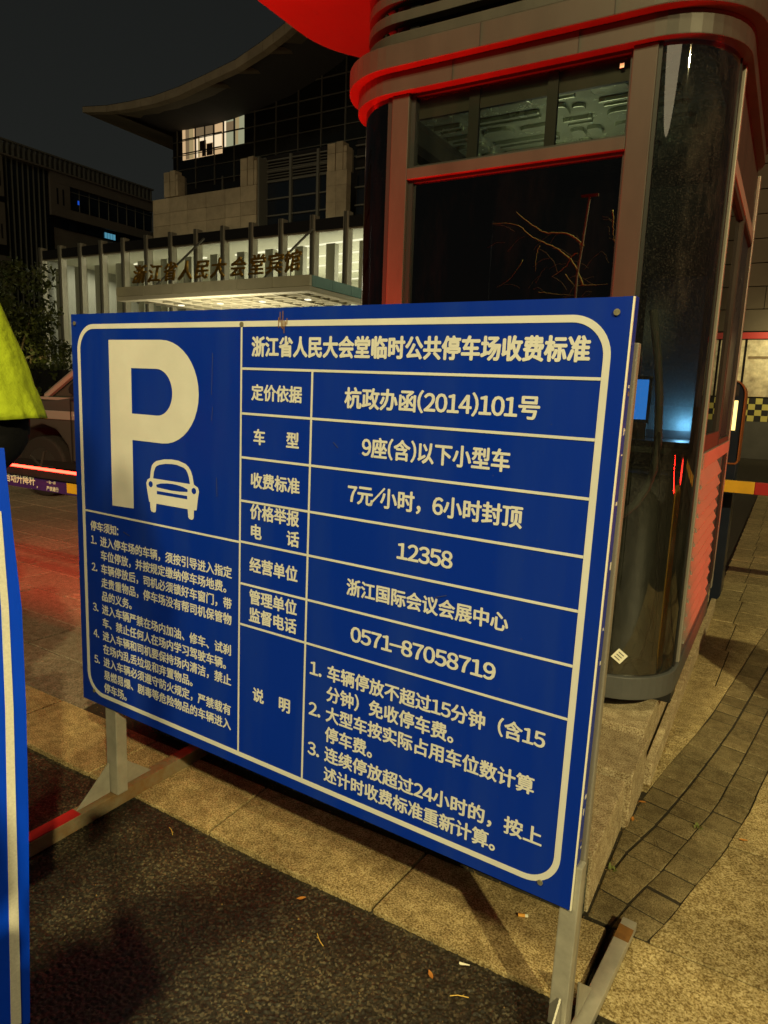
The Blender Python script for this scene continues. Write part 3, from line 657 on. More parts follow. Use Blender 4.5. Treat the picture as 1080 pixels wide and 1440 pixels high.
for k in range(7):
    onpanel(B().box(0, .0022, -random.uniform(.01, .045), 0, 0, .0002).obj('dried_drip', M['rust']), .800 + k * .0042, .006 + random.random() * .03, PO + .0013)
# posts
def post(x0, x1, y0, y1, zt, zb, lean):
    return B().add([(x0, y0, zb), (x1, y0, zb), (x1, y1, zb), (x0, y1, zb), (x0 + lean, y0, zt), (x1 + lean, y0, zt), (x1 + lean, y1, zt), (x0 + lean, y1, zt)],
                   [(0, 3, 2, 1), (4, 5, 6, 7), (0, 1, 5, 4), (1, 2, 6, 5), (2, 3, 7, 6), (3, 0, 4, 7)])
post(0.082, 0.134, 0.0065, 0.046, 0.42, 0.060, 0.0035).obj('leg', M['tube'], sign, bevel=.003)
post(1.566, 1.598, 0.0340, 0.054, 1.47, 0.014, 0.011).obj('leg', M['silver_light'], sign, bevel=.003)
post(1.560, 1.598, 0.0045, 0.0335, 0.44, 0.058, 0.006).obj('leg', M['tube'], sign, bevel=.003)
# foot beams lying on the ground
def beam(p, q, w, h, mt, nm='foot_beam'):
    p = Vector(p); q = Vector(q); d = (q - p).normalized(); s_ = Vector((-d.y, d.x, 0)) * w / 2
    vs = [p - s_, p + s_, q + s_, q - s_]; bb = B().add([v for v in vs] + [v + Vector((0, 0, h)) for v in vs], [(0, 3, 2, 1), (4, 5, 6, 7), (0, 1, 5, 4), (1, 2, 6, 5), (2, 3, 7, 6), (3, 0, 4, 7)])
    return bb.obj(nm, M[mt], sign, bevel=.0025)
beam((0.098, -0.42, 0.004), (0.098, 0.42, 0.018), 0.046, 0.046, 'tube_rust')
beam((1.594, -0.36, 0.004), (1.637, 0.425, 0.024), 0.036, 0.024, 'tube')
B().add([(1.6155, .345, .0466), (1.6515, .343, .0466), (1.654, .392, .0478), (1.618, .398, .0478)], [(0, 1, 2, 3)]).obj('stain', M['rust'], sign)
B().box(0.0765, 0.1195, -0.34, -0.115, 0.054, 0.0565, rot=Matrix.Rotation(R(0), 3, 'Z')).obj('foot_tape', M['redpaint'], sign)
# gussets
def tri(a, b_, c, t, mt, nm='gusset'):
    a, b_, c = map(Vector, (a, b_, c)); n_ = (b_ - a).cross(c - a).normalized() * t / 2
    B().add([a - n_, b_ - n_, c - n_, a + n_, b_ + n_, c + n_], [(0, 2, 1), (3, 4, 5), (0, 1, 4, 3), (1, 2, 5, 4), (2, 0, 3, 5)]).obj(nm, M[mt], sign)
tri((0.098, 0.002, 0.062), (0.098, -0.115, 0.058), (0.098, 0.003, 0.165), 0.004, 'tube')
tri((0.098, 0.050, 0.062), (0.098, 0.165, 0.064), (0.098, 0.050, 0.160), 0.004, 'tube')
tri((1.585, -0.001, 0.040), (1.580, -0.10, 0.040), (1.585, -0.001, 0.135), 0.004, 'tube')
tri((1.604, 0.068, 0.044), (1.612, 0.16, 0.046), (1.604, 0.068, 0.13), 0.004, 'tube')

M['roofgrey'] = mat('roof_pale_metal', (0.062, 0.058, 0.055), 0.5, var=0.06, scale=2)
# ================================================================== GATEHOUSE (booth frame: origin at the axis of its front right corner)
booth = bthing('gatehouse', 'dark glazed gatehouse booth with curved glass corner and grey metal bands lit red', 'gatehouse')
XR, XL, YF, YB, RC = 0.235, -1.195, -0.235, 1.40, 0.235
def bo(bb, name, mt, parent=None, **kw): return bb.obj(name, M[mt], parent or booth, **kw)
def oring(off, n=12, yb=YB): return rrect(XL - off, XR + off, YF - off, yb + off * 0.4, RC + off, n)
# base ring
bo(B().ring(oring(0.012), oring(-0.10), 0.285, 0.372), 'base_ring', 'ringgrey', bevel=.004)
bo(B().prism(oring(-0.09), 0.300, 0.345), 'floor', 'blackmetal')
for (x0, x1, y0, y1) in ((0.155, 0.236, -0.01, 0.12), (-1.19, -1.12, 0.02, 0.12), (0.165, 0.234, 1.28, 1.38), (-1.19, -1.12, 1.28, 1.38)):
    bo(B().box(x0, x1, y0, y1, 0.225, 0.2845), 'foot_bracket', 'blackmetal')
# curved corner glass: right and left front corners
def curved(name, cx, cy, r, a0, a1, z0, z1, mt, t=0.006, n=22):
    ins = [(cx + (r - t) * math.cos(R(a0 + (a1 - a0) * k / n)), cy + (r - t) * math.sin(R(a0 + (a1 - a0) * k / n))) for k in range(n + 1)]
    ou = [(cx + r * math.cos(R(a0 + (a1 - a0) * k / n)), cy + r * math.sin(R(a0 + (a1 - a0) * k / n))) for k in range(n + 1)]
    bb = B(); vs = [(x, y, z0) for x, y in ou] + [(x, y, z1) for x, y in ou]
    m_ = n + 1; bb.add(vs, [(i, i + 1, m_ + i + 1, m_ + i) for i in range(n)])
    return bo(bb, name, mt, smooth=True)
curved('corner_glass', 0.0, 0.0, 0.232, -86, -2, 0.372, 2.498, 'glass_curved')
curved('corner_glass', -0.960, 0.0, 0.232, 182, 266, 0.372, 2.498, 'glass_black')
for z in (0.345, 0.318): pass
for (x, y) in ((0.018, -0.236), (0.2355, -0.006)):
    if x < .1: bo(B().box(x - .006, x + .006, y, y + .02, 0.372, 2.498), 'glass_seal', 'seal')
    else: bo(B().box(x - .02, x + .0005, y, y + .040, 0.372, 2.498), 'glass_seal', 'seal')
bo(B().box(-0.985, -0.966, -0.236, -0.215, 0.372, 2.498), 'glass_seal', 'seal')
# front: posts, rails, windows
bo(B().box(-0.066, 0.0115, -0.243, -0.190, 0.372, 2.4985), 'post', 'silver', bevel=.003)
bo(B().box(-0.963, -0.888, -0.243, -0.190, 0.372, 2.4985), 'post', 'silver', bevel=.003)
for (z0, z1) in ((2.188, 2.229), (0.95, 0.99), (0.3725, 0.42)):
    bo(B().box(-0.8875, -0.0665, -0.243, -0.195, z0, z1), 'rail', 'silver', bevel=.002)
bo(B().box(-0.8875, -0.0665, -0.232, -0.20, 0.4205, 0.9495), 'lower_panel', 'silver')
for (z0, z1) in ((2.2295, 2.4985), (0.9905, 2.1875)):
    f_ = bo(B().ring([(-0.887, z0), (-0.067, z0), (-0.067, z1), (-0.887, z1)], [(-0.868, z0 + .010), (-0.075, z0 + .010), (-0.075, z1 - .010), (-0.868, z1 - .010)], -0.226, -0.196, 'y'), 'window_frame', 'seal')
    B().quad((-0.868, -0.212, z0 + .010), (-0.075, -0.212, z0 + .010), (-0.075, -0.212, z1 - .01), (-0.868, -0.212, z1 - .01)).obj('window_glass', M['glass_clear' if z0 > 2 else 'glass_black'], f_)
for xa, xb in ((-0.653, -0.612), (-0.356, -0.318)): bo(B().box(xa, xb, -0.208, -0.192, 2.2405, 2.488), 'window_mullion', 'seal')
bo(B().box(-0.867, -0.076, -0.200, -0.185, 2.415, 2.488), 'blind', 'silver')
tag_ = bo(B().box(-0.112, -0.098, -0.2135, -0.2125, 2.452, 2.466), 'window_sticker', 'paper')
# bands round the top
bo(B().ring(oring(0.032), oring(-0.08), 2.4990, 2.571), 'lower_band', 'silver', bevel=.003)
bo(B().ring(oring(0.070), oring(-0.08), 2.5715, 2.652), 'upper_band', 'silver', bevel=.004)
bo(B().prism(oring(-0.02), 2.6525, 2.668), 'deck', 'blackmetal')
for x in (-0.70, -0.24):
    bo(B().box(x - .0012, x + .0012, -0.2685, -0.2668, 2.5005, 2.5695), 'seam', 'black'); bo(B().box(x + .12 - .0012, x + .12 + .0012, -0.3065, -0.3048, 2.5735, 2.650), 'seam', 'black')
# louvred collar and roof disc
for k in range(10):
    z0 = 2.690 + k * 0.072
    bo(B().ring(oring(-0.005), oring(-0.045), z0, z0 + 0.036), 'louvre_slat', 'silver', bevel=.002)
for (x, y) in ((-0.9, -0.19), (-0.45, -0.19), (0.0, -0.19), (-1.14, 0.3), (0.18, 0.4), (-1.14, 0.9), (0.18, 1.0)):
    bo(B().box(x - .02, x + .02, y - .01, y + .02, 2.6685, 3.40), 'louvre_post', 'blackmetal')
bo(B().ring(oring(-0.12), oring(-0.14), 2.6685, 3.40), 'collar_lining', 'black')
bo(B().prism(rrect(-2.195, 0.10, -0.95, 1.38, [0.5, 0.15, 0.62, 0.6], 16), 3.401, 3.50), 'roof', 'roofgrey', bevel=.006)
# right side: corner post, window column, door, louvre panel, rear post
SX = 0.236
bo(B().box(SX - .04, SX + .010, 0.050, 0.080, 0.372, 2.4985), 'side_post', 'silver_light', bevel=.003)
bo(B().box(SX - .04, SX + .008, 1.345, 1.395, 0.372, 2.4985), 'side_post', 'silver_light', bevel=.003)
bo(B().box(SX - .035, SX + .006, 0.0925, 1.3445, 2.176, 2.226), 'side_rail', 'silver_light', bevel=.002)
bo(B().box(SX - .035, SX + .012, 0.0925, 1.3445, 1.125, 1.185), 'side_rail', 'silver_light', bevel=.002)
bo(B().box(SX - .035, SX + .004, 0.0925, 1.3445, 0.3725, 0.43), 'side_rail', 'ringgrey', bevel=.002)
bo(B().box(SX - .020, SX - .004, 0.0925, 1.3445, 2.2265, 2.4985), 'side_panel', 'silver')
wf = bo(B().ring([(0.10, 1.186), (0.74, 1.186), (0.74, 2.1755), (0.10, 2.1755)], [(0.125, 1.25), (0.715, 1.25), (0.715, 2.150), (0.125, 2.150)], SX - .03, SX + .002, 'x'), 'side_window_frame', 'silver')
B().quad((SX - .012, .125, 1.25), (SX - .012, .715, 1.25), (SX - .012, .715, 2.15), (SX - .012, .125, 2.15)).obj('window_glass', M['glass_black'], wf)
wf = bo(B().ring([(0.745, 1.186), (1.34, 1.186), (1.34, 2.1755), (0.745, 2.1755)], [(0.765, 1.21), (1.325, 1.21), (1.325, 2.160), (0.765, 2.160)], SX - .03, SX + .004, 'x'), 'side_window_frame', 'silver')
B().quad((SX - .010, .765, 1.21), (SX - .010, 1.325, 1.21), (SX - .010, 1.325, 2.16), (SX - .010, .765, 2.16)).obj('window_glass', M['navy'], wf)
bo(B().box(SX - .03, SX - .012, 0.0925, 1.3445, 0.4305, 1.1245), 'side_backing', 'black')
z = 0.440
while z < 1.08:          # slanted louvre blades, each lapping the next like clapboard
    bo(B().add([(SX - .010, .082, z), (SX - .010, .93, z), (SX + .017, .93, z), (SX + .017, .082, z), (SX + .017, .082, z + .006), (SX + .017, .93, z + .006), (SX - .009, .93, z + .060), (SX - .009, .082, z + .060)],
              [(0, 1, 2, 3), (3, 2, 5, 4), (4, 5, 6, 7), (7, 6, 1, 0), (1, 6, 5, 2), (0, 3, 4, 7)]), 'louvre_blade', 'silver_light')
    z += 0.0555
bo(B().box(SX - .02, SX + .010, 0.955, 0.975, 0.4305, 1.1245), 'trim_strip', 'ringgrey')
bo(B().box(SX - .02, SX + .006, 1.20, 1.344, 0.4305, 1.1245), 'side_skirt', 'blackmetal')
# left side and back (plain cladding with windows)
bo(B().box(XL, XL + .02, 0.0, 1.36, 0.3725, 1.0), 'cladding', 'silver'); bo(B().box(XL + .003, XL + .018, 0.0, 1.36, 1.0005, 2.4985), 'side_glazing', 'glass_black')
bo(B().box(XL + .02, XR - .02, 1.36, 1.39, 0.3725, 2.4985), 'back_wall', 'interior')
# inside: stamped steel ceiling
ce = bo(B().box(XL + .04, XR - .04, -0.17, 1.35, 2.60, 2.62), 'ceiling', 'stamped')
def crib(name, x0, x1, y0, y1, h=0.018, bev=.005, r=None):
    pts = rrect(x0, x1, y0, y1, r or min(x1 - x0, y1 - y0) * 0.38, 3)
    o = B().prism(pts, 2.600 - h, 2.6000).obj(name, M['stamped'], ce, bevel=bev * 0.6); return o
for sx in (-0.52, -0.33, -0.14):
    pass
rs = random.Random(3)
for (xa, xb) in ((-1.10, -0.94), (-0.91, -0.57), (-0.53, -0.38), (-0.34, 0.0)):
    wdt = xb - xa
    for k in range(8):
        y = -0.10 + k * 0.145; t = rs.random()
        if t < 0.4:
            nn = max(2, int(wdt / 0.055))
            for q in range(nn): crib('pressed_rib', xa + q * wdt / nn + .006, xa + (q + 1) * wdt / nn - .006, y, y + .10)
        elif t < 0.7:
            crib('pressed_rib', xa + .01, xb - .01, y + .02, y + .045); crib('pressed_rib', xa + .02, xb - .02, y + .070, y + .090)
        else:
            crib('pressed_rib', xa + .01, xa + wdt * .45, y, y + .11); crib('pressed_rib', xa + wdt * .55, xb - .01, y + .03, y + .09, h=.016)
# interior fittings seen through the curved glass
cab = bthing('control_cabinet', 'grey sheet metal cabinet standing behind the curved glass below the desk', 'cabinet', (0.035, 0.16, 0.346))
B().box(-0.42, 0.130, -0.105, 0.10, 0.0, 0.750).obj('cabinet_body', M['interior'], cab, bevel=.004)
B().box(-0.40, 0.112, -0.110, -0.1055, 0.02, 0.735).obj('cabinet_door', M['interior'], cab, bevel=.002)
B().box(0.1305, 0.1420, -0.095, 0.09, 0.0, 0.745).obj('glass_edge_strip', M['glass_dusty'], cab)
desk = bthing('desk', 'dark desk with brown wooden edge inside the booth above the cabinet', 'desk', (-0.15, 0.42, 1.10))
B().box(-0.75, 0.32, -0.13, 0.35, 0.085, 0.110).obj('desk_top', M['blackmetal'], desk)
B().box(-0.75, 0.32, -0.145, -0.1305, 0.020, 0.060).obj('desk_edge', M['wood'], desk)
B().box(-0.75, 0.32, -0.13, 0.35, 0.0, 0.0195).obj('desk_shelf', M['blackmetal'], desk)
for x in (-.74, .29): B().box(x, x + .03, -0.10, 0.33, -0.754, -0.0005).obj('leg', M['blackmetal'], desk)
mon = bthing('monitor', 'small computer monitor with glowing blue screen on the desk', 'monitor', (-0.17, 0.50, 1.211), rz=R(12))
B().box(-0.14, 0.14, 0.0, 0.02, 0.06, 0.27).obj('monitor_case', M['blackmetal'], mon, bevel=.004)
B().box(-0.125, 0.125, -0.003, -0.0003, 0.080, 0.255).obj('screen', M['screen'], mon)
for x, z0 in ((0.045, 0.10), (0.045, 0.145), (0.045, .19), (-.02, .1), (-.02, .145)): B().box(x, x + .022, -0.0045, -0.0035, z0, z0 + .022).obj('screen_icon', M['screen_dark'], mon)
B().box(-0.02, 0.02, 0.005, 0.02, 0.012, 0.06).obj('stand', M['blackmetal'], mon); B().box(-0.07, 0.07, -0.05, 0.06, 0.0, 0.012).obj('stand_base', M['blackmetal'], mon)
part_ = bthing('dusty_screen', 'dusty translucent panel glowing pale blue with a bright lit edge behind the desk', 'panel', (0.06, 0.62, 1.211))
B().box(-0.17, 0.085, 0.0, 0.006, 0.035, 0.70).obj('dusty_sheet', M['glass_dusty'], part_)
B().box(0.086, 0.0925, -0.012, 0.004, 0.040, 0.185).obj('light_bar', M['cyanbar'], part_)
B().box(-0.17, 0.09, -0.004, 0.010, 0.0, 0.0345).obj('sheet_rail', M['ringgrey'], part_)
light('panel_glow', 'POINT', BW(0.105, 0.57, 1.27), 2.8, (0.25, 0.62, 1.0), shadow_soft_size=0.03)
note = bthing('paper_notice', 'pale paper note standing on the desk left of the conduit', 'paper', (-0.045, 0.36, 1.2105))
B().box(-0.03, 0.03, 0.0, 0.004, 0.0, 0.070).obj('sheet', M['paper'], note)
pts = [(0.032, 0, 1.70), (0.050, 0, 1.60), (0.063, 0, 1.537), (0.083, 0, 1.383), (0.094, 0, 1.226), (0.089, 0, 1.115), (0.070, -.01, 1.045), (0.040, -.02, .985), (-0.01, -.03, 0.93), (-.08, -.03, .86), (-.15, -.02, .80), (-.18, 0, .60), (-.18, 0, .35)]
tobooth(tag(B().tube(pts, 0.0145, 10).obj('conduit_pipe', M['conduit'], smooth=True), 'bent pale grey conduit pipe hanging inside the curved glass', 'pipe'))
pts = [(0.098, -.03, 1.26), (0.112, -.05, 1.177), (0.131, -.05, 0.968), (0.150, -.05, 0.699), (0.143, -.05, 0.53), (0.117, -.05, 0.395), (.06, -.04, .352)]
tobooth(tag(B().tube(pts, 0.0052, 6).obj('black_cable', M['black'], smooth=True), 'thin black cable hanging down behind the curved glass in front of the cabinet', 'cable'))
st = bthing('paper_tag', 'small white square label with black lines stuck on the foot of the curved glass', 'label', (0.072, -0.2285, 0.449))
r45 = Matrix.Rotation(R(38), 3, 'Y'); ro_ = Matrix.Rotation(R(18), 3, 'Z')
B().box(-.021, .021, 0, .001, -.021, .021, rot=ro_ @ r45).obj('tag_sheet', M['paper'], st)
for q in (-.011, 0, .011): B().box(-.013, .011, -.0012, -.0004, q - .0015, q + .0015, rot=ro_ @ r45, piv=(0, 0, 0)).obj('tag_line', M['black'], st)
for k, (x, y, rz) in enumerate(((0.09, -0.10, 20), (0.125, -0.085, -35))):
    cl = bthing('crumpled_wrapper', ['clear crumpled plastic wrapper on the booth floor nearest the label', 'second crumpled wrapper on the booth floor by the glass corner'][k], 'wrapper', (x, y, 0.348), rz=R(rz))
    me = bpy.data.meshes.new('film'); bm = bmesh.new(); bmesh.ops.create_icosphere(bm, subdivisions=2, radius=.022)
    for v in bm.verts: v.co = Vector((v.co.x * 1.4, v.co.y * .6, v.co.z * .35 + .008)) + noise.noise_vector(v.co * 60 + Vector((k, 0, 0))) * .006
    bm.to_mesh(me); bm.free(); link_mesh('film', me, M['glass_dusty'], cl)

# ================================================================== BARRIERS
arm = bthing('boom_barrier', 'boom barrier with glowing red light strip and blue lettered banner, left of the booth', 'barrier', (-0.45, -0.31, 0), 'boom barriers at the gate lanes')
def barrier_case(p, mt='navy', h=1.08, z0=0.0):
    B().box(-.17, .17, -.15, .15, z0, z0 + .03).obj('base_plate', M['blackmetal'], p); return B().box(-.15, .15, -.13, .13, z0 + .03, h).obj('cabinet', M[mt], p, bevel=.03, segs=3)
barrier_case(arm, 'yellowpaint', 1.02, .215)
B().box(-4.8, -0.10, -.165, -.132, 0.845, 0.890).obj('arm', M['blackmetal'], arm, bevel=.004)
B().box(-4.8, -0.25, -.1700, -.1580, 0.8905, 0.9030).obj('light_strip', M['led_red'], arm)
B().box(-4.8, -0.25, -.157, -.140, 0.8905, 0.898).obj('light_strip', M['led_red'], arm)
bn = B().box(-4.7, -2.20, -.1535, -.1500, 0.775, 0.8445).obj('banner', M['banner'], arm)
B().box(-2.305, -2.205, -.1560, -.1540, 0.785, 0.838).obj('banner_patch', M['yellowpaint'], arm)
def btext(t, x, z, size):
    me, w = line_mesh('lettering', t, size, 0.03); o = link_mesh('lettering', me, M['paper'], bn); o.matrix_local = Matrix.Translation((x, -.1545, z)) @ Matrix.Rotation(R(90), 4, 'X')
btext('自动升降杆', -2.725, 0.822, 0.058); btext('严禁通行', -2.43, 0.792, 0.026); btext('一车一杆', -2.44, 0.826, 0.020); btext('，', -2.555, .800, .035)
M['roof_under'] = mat('roof_grey', (0.15, 0.14, 0.13), 0.5)
light('strip_light', 'AREA', BW(-2.95, -0.475, 0.906), 620, (1.0, 0.004, 0.002), shape='RECTANGLE', size=4.5, size_y=.02, aim=BW(-2.95, -0.40, 4.0))
light('strip_light_low', 'AREA', BW(-3.95, -0.500, 0.890), 1.1, (1.0, 0.008, 0.004), shape='RECTANGLE', size=2.4, size_y=.015, aim=BW(-3.95, -.9, 0.0))
light('strip_light_back', 'AREA', BW(-2.95, -0.43, 0.900), 90, (1.0, 0.008, 0.004), shape='RECTANGLE', size=4.5, size_y=.015, aim=BW(-2.95, 3.0, 0.75))
arm2 = bthing('boom_barrier', 'boom barrier with red light strip reaching right from the booth, just outside the picture', 'barrier', (1.25, 0.22, 0), 'boom barriers at the gate lanes')
barrier_case(arm2, 'yellowpaint', 0.95)
B().box(0.10, 3.2, -.165, -.132, 0.845, 0.890).obj('arm', M['blackmetal'], arm2, bevel=.004)
B().box(0.25, 3.2, -.1700, -.1580, 0.8905, 0.9030).obj('light_strip', M['led_red'], arm2)
B().box(0.25, 3.2, -.157, -.140, 0.8905, 0.898).obj('light_strip', M['led_red'], arm2)
light('strip_light', 'AREA', BW(2.9, 0.055, 0.906), 110, (1.0, 0.004, 0.002), shape='RECTANGLE', size=2.9, size_y=.02, aim=BW(2.9, 0.065, 4.0))
rfill = bthing('red_fill_lamp', 'added red lamp on a short post right of the booth, unseen, reddening its louvre', 'fill lamp', (2.3, 0.75, 0))  # unseen lamp added to throw red on the booth's right side
B().tube([(0, 0, 0), (0, 0, .80)], .03, 10).obj('post', M['blackmetal'], rfill); B().box(-.06, .10, -.13, .13, .80, 1.06).obj('housing', M['blackmetal'], rfill, bevel=.01)
B().tube([(-.0605, 0, .93), (-.068, 0, .93)], .09, 20).obj('red_lens', M['led_red'], rfill)
light('red_fill_light', 'SPOT', BW(2.21, 0.75, 0.93), 300, (1.0, 0.006, 0.004), spot_size=R(46), spot_blend=.6, shadow_soft_size=.08, aim=BW(0.24, .72, 0.95))
kio = bthing('lane_machine', 'dark rounded lane machine with orange rim and glowing yellow strip behind the booth', 'machine', (0.05, 2.52, 0))
bx = rrect(-0.23, 0.185, 0.03, 1.535, [0.05, 0.10, 0.10, 0.05], 8)
B().prism([(x, z) for x, z in bx], -.12, .12, 'y').obj('housing', M['navy'], kio, bevel=.004)
B().ring([(x, z) for x, z in rrect(-0.238, 0.193, 0.98, 1.543, [.02, .11, .11, .02], 8)], [(x, z) for x, z in rrect(-0.229, 0.186, 0.99, 1.536, [.02, .10, .10, .02], 8)], -.13, .10, 'y').obj('rim', M['orange'], kio)
B().box(0.118, 0.152, -.128, -.121, 1.205, 1.400).obj('light_strip', M['led_yellow'], kio)
B().box(-0.02, 0.15, -.125, -.1205, 1.43, 1.50).obj('camera_window', M['black'], kio, bevel=.002)
arm3 = bthing('boom_barrier', 'yellow and red striped boom barrier across the lane behind the booth', 'barrier', (0.02, 2.20, 0), 'boom barriers at the gate lanes')
barrier_case(arm3, 'navy', 0.80)
for k in range(8):
    x0 = 0.155 + k * 0.36 if k else 0.05; x1 = 0.155 + (k + 1) * 0.36 - .001
    wd = (0.235 if k % 2 == 0 else 0.12)
segs = [(0.10, 0.345, 'yellowpaint'), (0.346, 0.47, 'redpaint'), (0.471, 1.10, 'yellowpaint'), (1.101, 1.25, 'redpaint'), (1.251, 1.75, 'yellowpaint'), (1.751, 1.9, 'redpaint'), (1.901, 2.6, 'yellowpaint'), (2.601, 2.75, 'redpaint'), (2.751, 3.4, 'yellowpaint')]
for a, b_, mt_ in segs: B().box(a, b_, -.02, .02, 0.815, 0.892).obj('arm_section', M[mt_], arm3, bevel=.003)

light('ceiling_fill', 'AREA', BW(-0.50, 0.60, 2.20), 1.6, (0.95, 1.0, 0.62), size=.35, aim=BW(-0.50, 0.62, 3.0))  # fill light without a fitting, added to brighten the stamped ceiling

# ================================================================== MAIN HALL, far behind (booth-aligned)
hall = bthing('convention_hall', 'large dim convention hall with sweeping upturned eave, glazed lobby and two lit upper windows', 'building')
def ho(bb, name, mt, parent=None, **kw): return bb.obj(name, M[mt], parent or hall, **kw)
Y0 = 30.0
FX = [-48.17 + 2.235 * i for i in range(19)]
mcol = B().box(-.17, .17, -.22, .22, 0, 10.95).mesh('lobby_fin'); mcol.materials.append(M['mullion_pale'])
msl = B().box(.0, .055, -.30, -.2205, 0, 10.95).mesh('fin_flange'); msl.materials.append(M['mullion'])
mic = B().box(-.30, .30, -.2, .2, 0, 9.6).mesh('inner_column'); mic.materials.append(M['lobby_white'])
mgl = bpy.data.meshes.new('lobby_pane'); mgl = B().quad((0, 0, 0), (1.83, 0, 0), (1.83, 0, 10.0), (0, 0, 10.0)).mesh('lobby_pane')
M['lobbyglass'] = glass('lobby_glass', (0.78, 0.80, 0.74), 0.04, 0.01); mgl.materials.append(M['lobbyglass'])
for i, x in enumerate(FX):
    for mm, nm, dx, dy in ((mcol, 'lobby_fin', 0, 0), (msl, 'fin_flange', .02, 0), (msl, 'fin_flange', -.09, 0), (mic, 'inner_column', .58, .95)):
        o = bpy.data.objects.new(nm, mm); C.objects.link(o); o.parent = hall; o.location = (x + dx, Y0 + dy, 0)
    if i < len(FX) - 1:
        o = bpy.data.objects.new('lobby_pane', mgl); C.objects.link(o); o.parent = hall; o.location = (x + .2, Y0 + .1, 0.1)
        ho(B().box(x + .1705, x + 2.0645, Y0 - .16, Y0 + .16, 10.13, 10.72), 'dark_header', 'black')
        ho(B().box(x + .1705, x + 2.0645, Y0 - .06, Y0 + .10, 10.04, 10.1295), 'header_trim', 'mullion_pale')
        if i < 5: ho(B().box(x + .1705, x + 2.0645, Y0 - .05, Y0 + .05, 3.96, 4.02), 'transom_bar', 'mullion')
LX0, LX1 = FX[0] - .2, FX[-1] + .2
ho(B().box(LX0, LX1, Y0 + .3, 46, -.02, .05), 'lobby_floor', 'lobby_floor')
ho(B().box(LX0, LX1, Y0 + .17, 46, 10.15, 10.7), 'lobby_ceiling', 'lobby_white')
ho(B().box(LX0, LX1, 45.6, 46, 0, 10.14), 'lobby_back_wall', 'lobby_white')
ho(B().box(LX0 - .3, LX0, Y0 + .2, 46, 0, 10.7), 'lobby_end_wall', 'mullion')
ho(B().box(LX1, LX1 + .3, Y0 + .2, 46, 0, 10.7), 'lobby_end_wall', 'mullion')
ho(B().box(LX0 + 8, LX1, 38, 45.5, 4.3, 4.8), 'mezzanine', 'lobby_white')
for k in range(5):
    y = 32.2 + k * 2.7
    ho(B().box(-31.0, -9, y, y + .16, 10.06, 10.12, rot=Matrix.Rotation(R(-6), 3, 'Z')), 'ceiling_light', 'strip_white')
for k in range(4):
    x = -42.5 + k * 3.3; ho(B().box(x, x + .7, 33.4, 33.5, 10.05, 10.12), 'ceiling_light', 'strip_white')
ho(B().box(-30, -9, 45.3, 45.55, 6.2, 8.2), 'lit_wall_panel', 'lobby_white')
light('lobby_light', 'AREA', BW(-22, 37, 9.6), 1700, (1.0, 0.95, 0.72), shape='RECTANGLE', size=22, size_y=10, aim=BW(-22, 37, 0))
light('lobby_ceiling_wash', 'AREA', BW(-22, 37.5, 5.6), 1100, (1.0, 0.95, 0.72), shape='RECTANGLE', size=22, size_y=10, aim=BW(-22, 37.5, 12))
light('lobby_left_light', 'AREA', BW(-41, 35, 9.8), 1700, (1.0, 0.95, 0.72), shape='RECTANGLE', size=12, size_y=6, aim=BW(-41, 33, 0))
for k in range(12):
    ho(B().tube([(-31 + k * 1.7, 33 + (k % 3) * 1.3, 4.9), (-31 + k * 1.7, 33 + (k % 3) * 1.3, 8.2 + (k % 2) * .8)], .035, 6), 'hanging_rod', 'mullion')
ho(B().box(-47.0, -46.0, 30.8, 31.4, 1.0, 1.6), 'reception_light', 'strip_white')
# braces
ho(B().tube([(-28.0, 29.2, 6.6), (-23.4, 29.6, 10.2)], .07, 6), 'brace', 'mullion'); ho(B().tube([(-37.2, 29.2, 6.6), (-31.6, 29.6, 10.3)], .07, 6), 'brace', 'mullion')
# canopy
can = [(-32.8 + 2.235 * i) for i in range(7)]
for i in range(6): ho(B().box(can[i] + .01, can[i + 1] - .01, 24.0, 24.18, 6.17, 6.66), 'canopy_panel', 'canopy_face')
for i in range(3):
    y0 = 24.19 + i * 1.66; ho(B().box(-19.55, -19.39, y0 + .01, y0 + 1.65, 6.17, 6.67), 'canopy_side_panel', 'canopy_teal')
ho(B().box(-32.8, -19.56, 24.19, 29.6, 6.60, 6.69), 'canopy_roof', 'mullion')
ho(B().box(-32.8, -19.4, 24.02, 24.55, 5.93, 6.16), 'canopy_edge', 'canopy_white', bevel=.03)
ho(B().box(-19.95, -19.42, 24.56, 29.4, 5.93, 6.16), 'canopy_edge', 'canopy_white', bevel=.03)
for i in range(1, 9): ho(B().box(-32.8 + i * 1.49, -32.8 + i * 1.49 + .10, 24.56, 29.4, 5.98, 6.30), 'canopy_rib', 'canopy_white')
for i in range(6): ho(B().box(-32.7, -19.96, 25.1 + i * .8, 25.18 + i * .8, 6.02, 6.32), 'canopy_rib', 'canopy_white')
ho(B().box(-32.7, -19.96, 24.56, 29.5, 6.50, 6.59), 'canopy_lining', 'black')
for k, x in enumerate((-30.5, -27.5, -24.5, -21.5)):
    ho(B().box(x, x + .25, 26.4, 26.65, 5.90, 5.95), 'downlight', 'strip_white')
light('canopy_wash', 'AREA', BW(-26, 26.0, 3.2), 620, (1.0, 0.88, 0.55), size=6, aim=BW(-26, 26.0, 6.2))
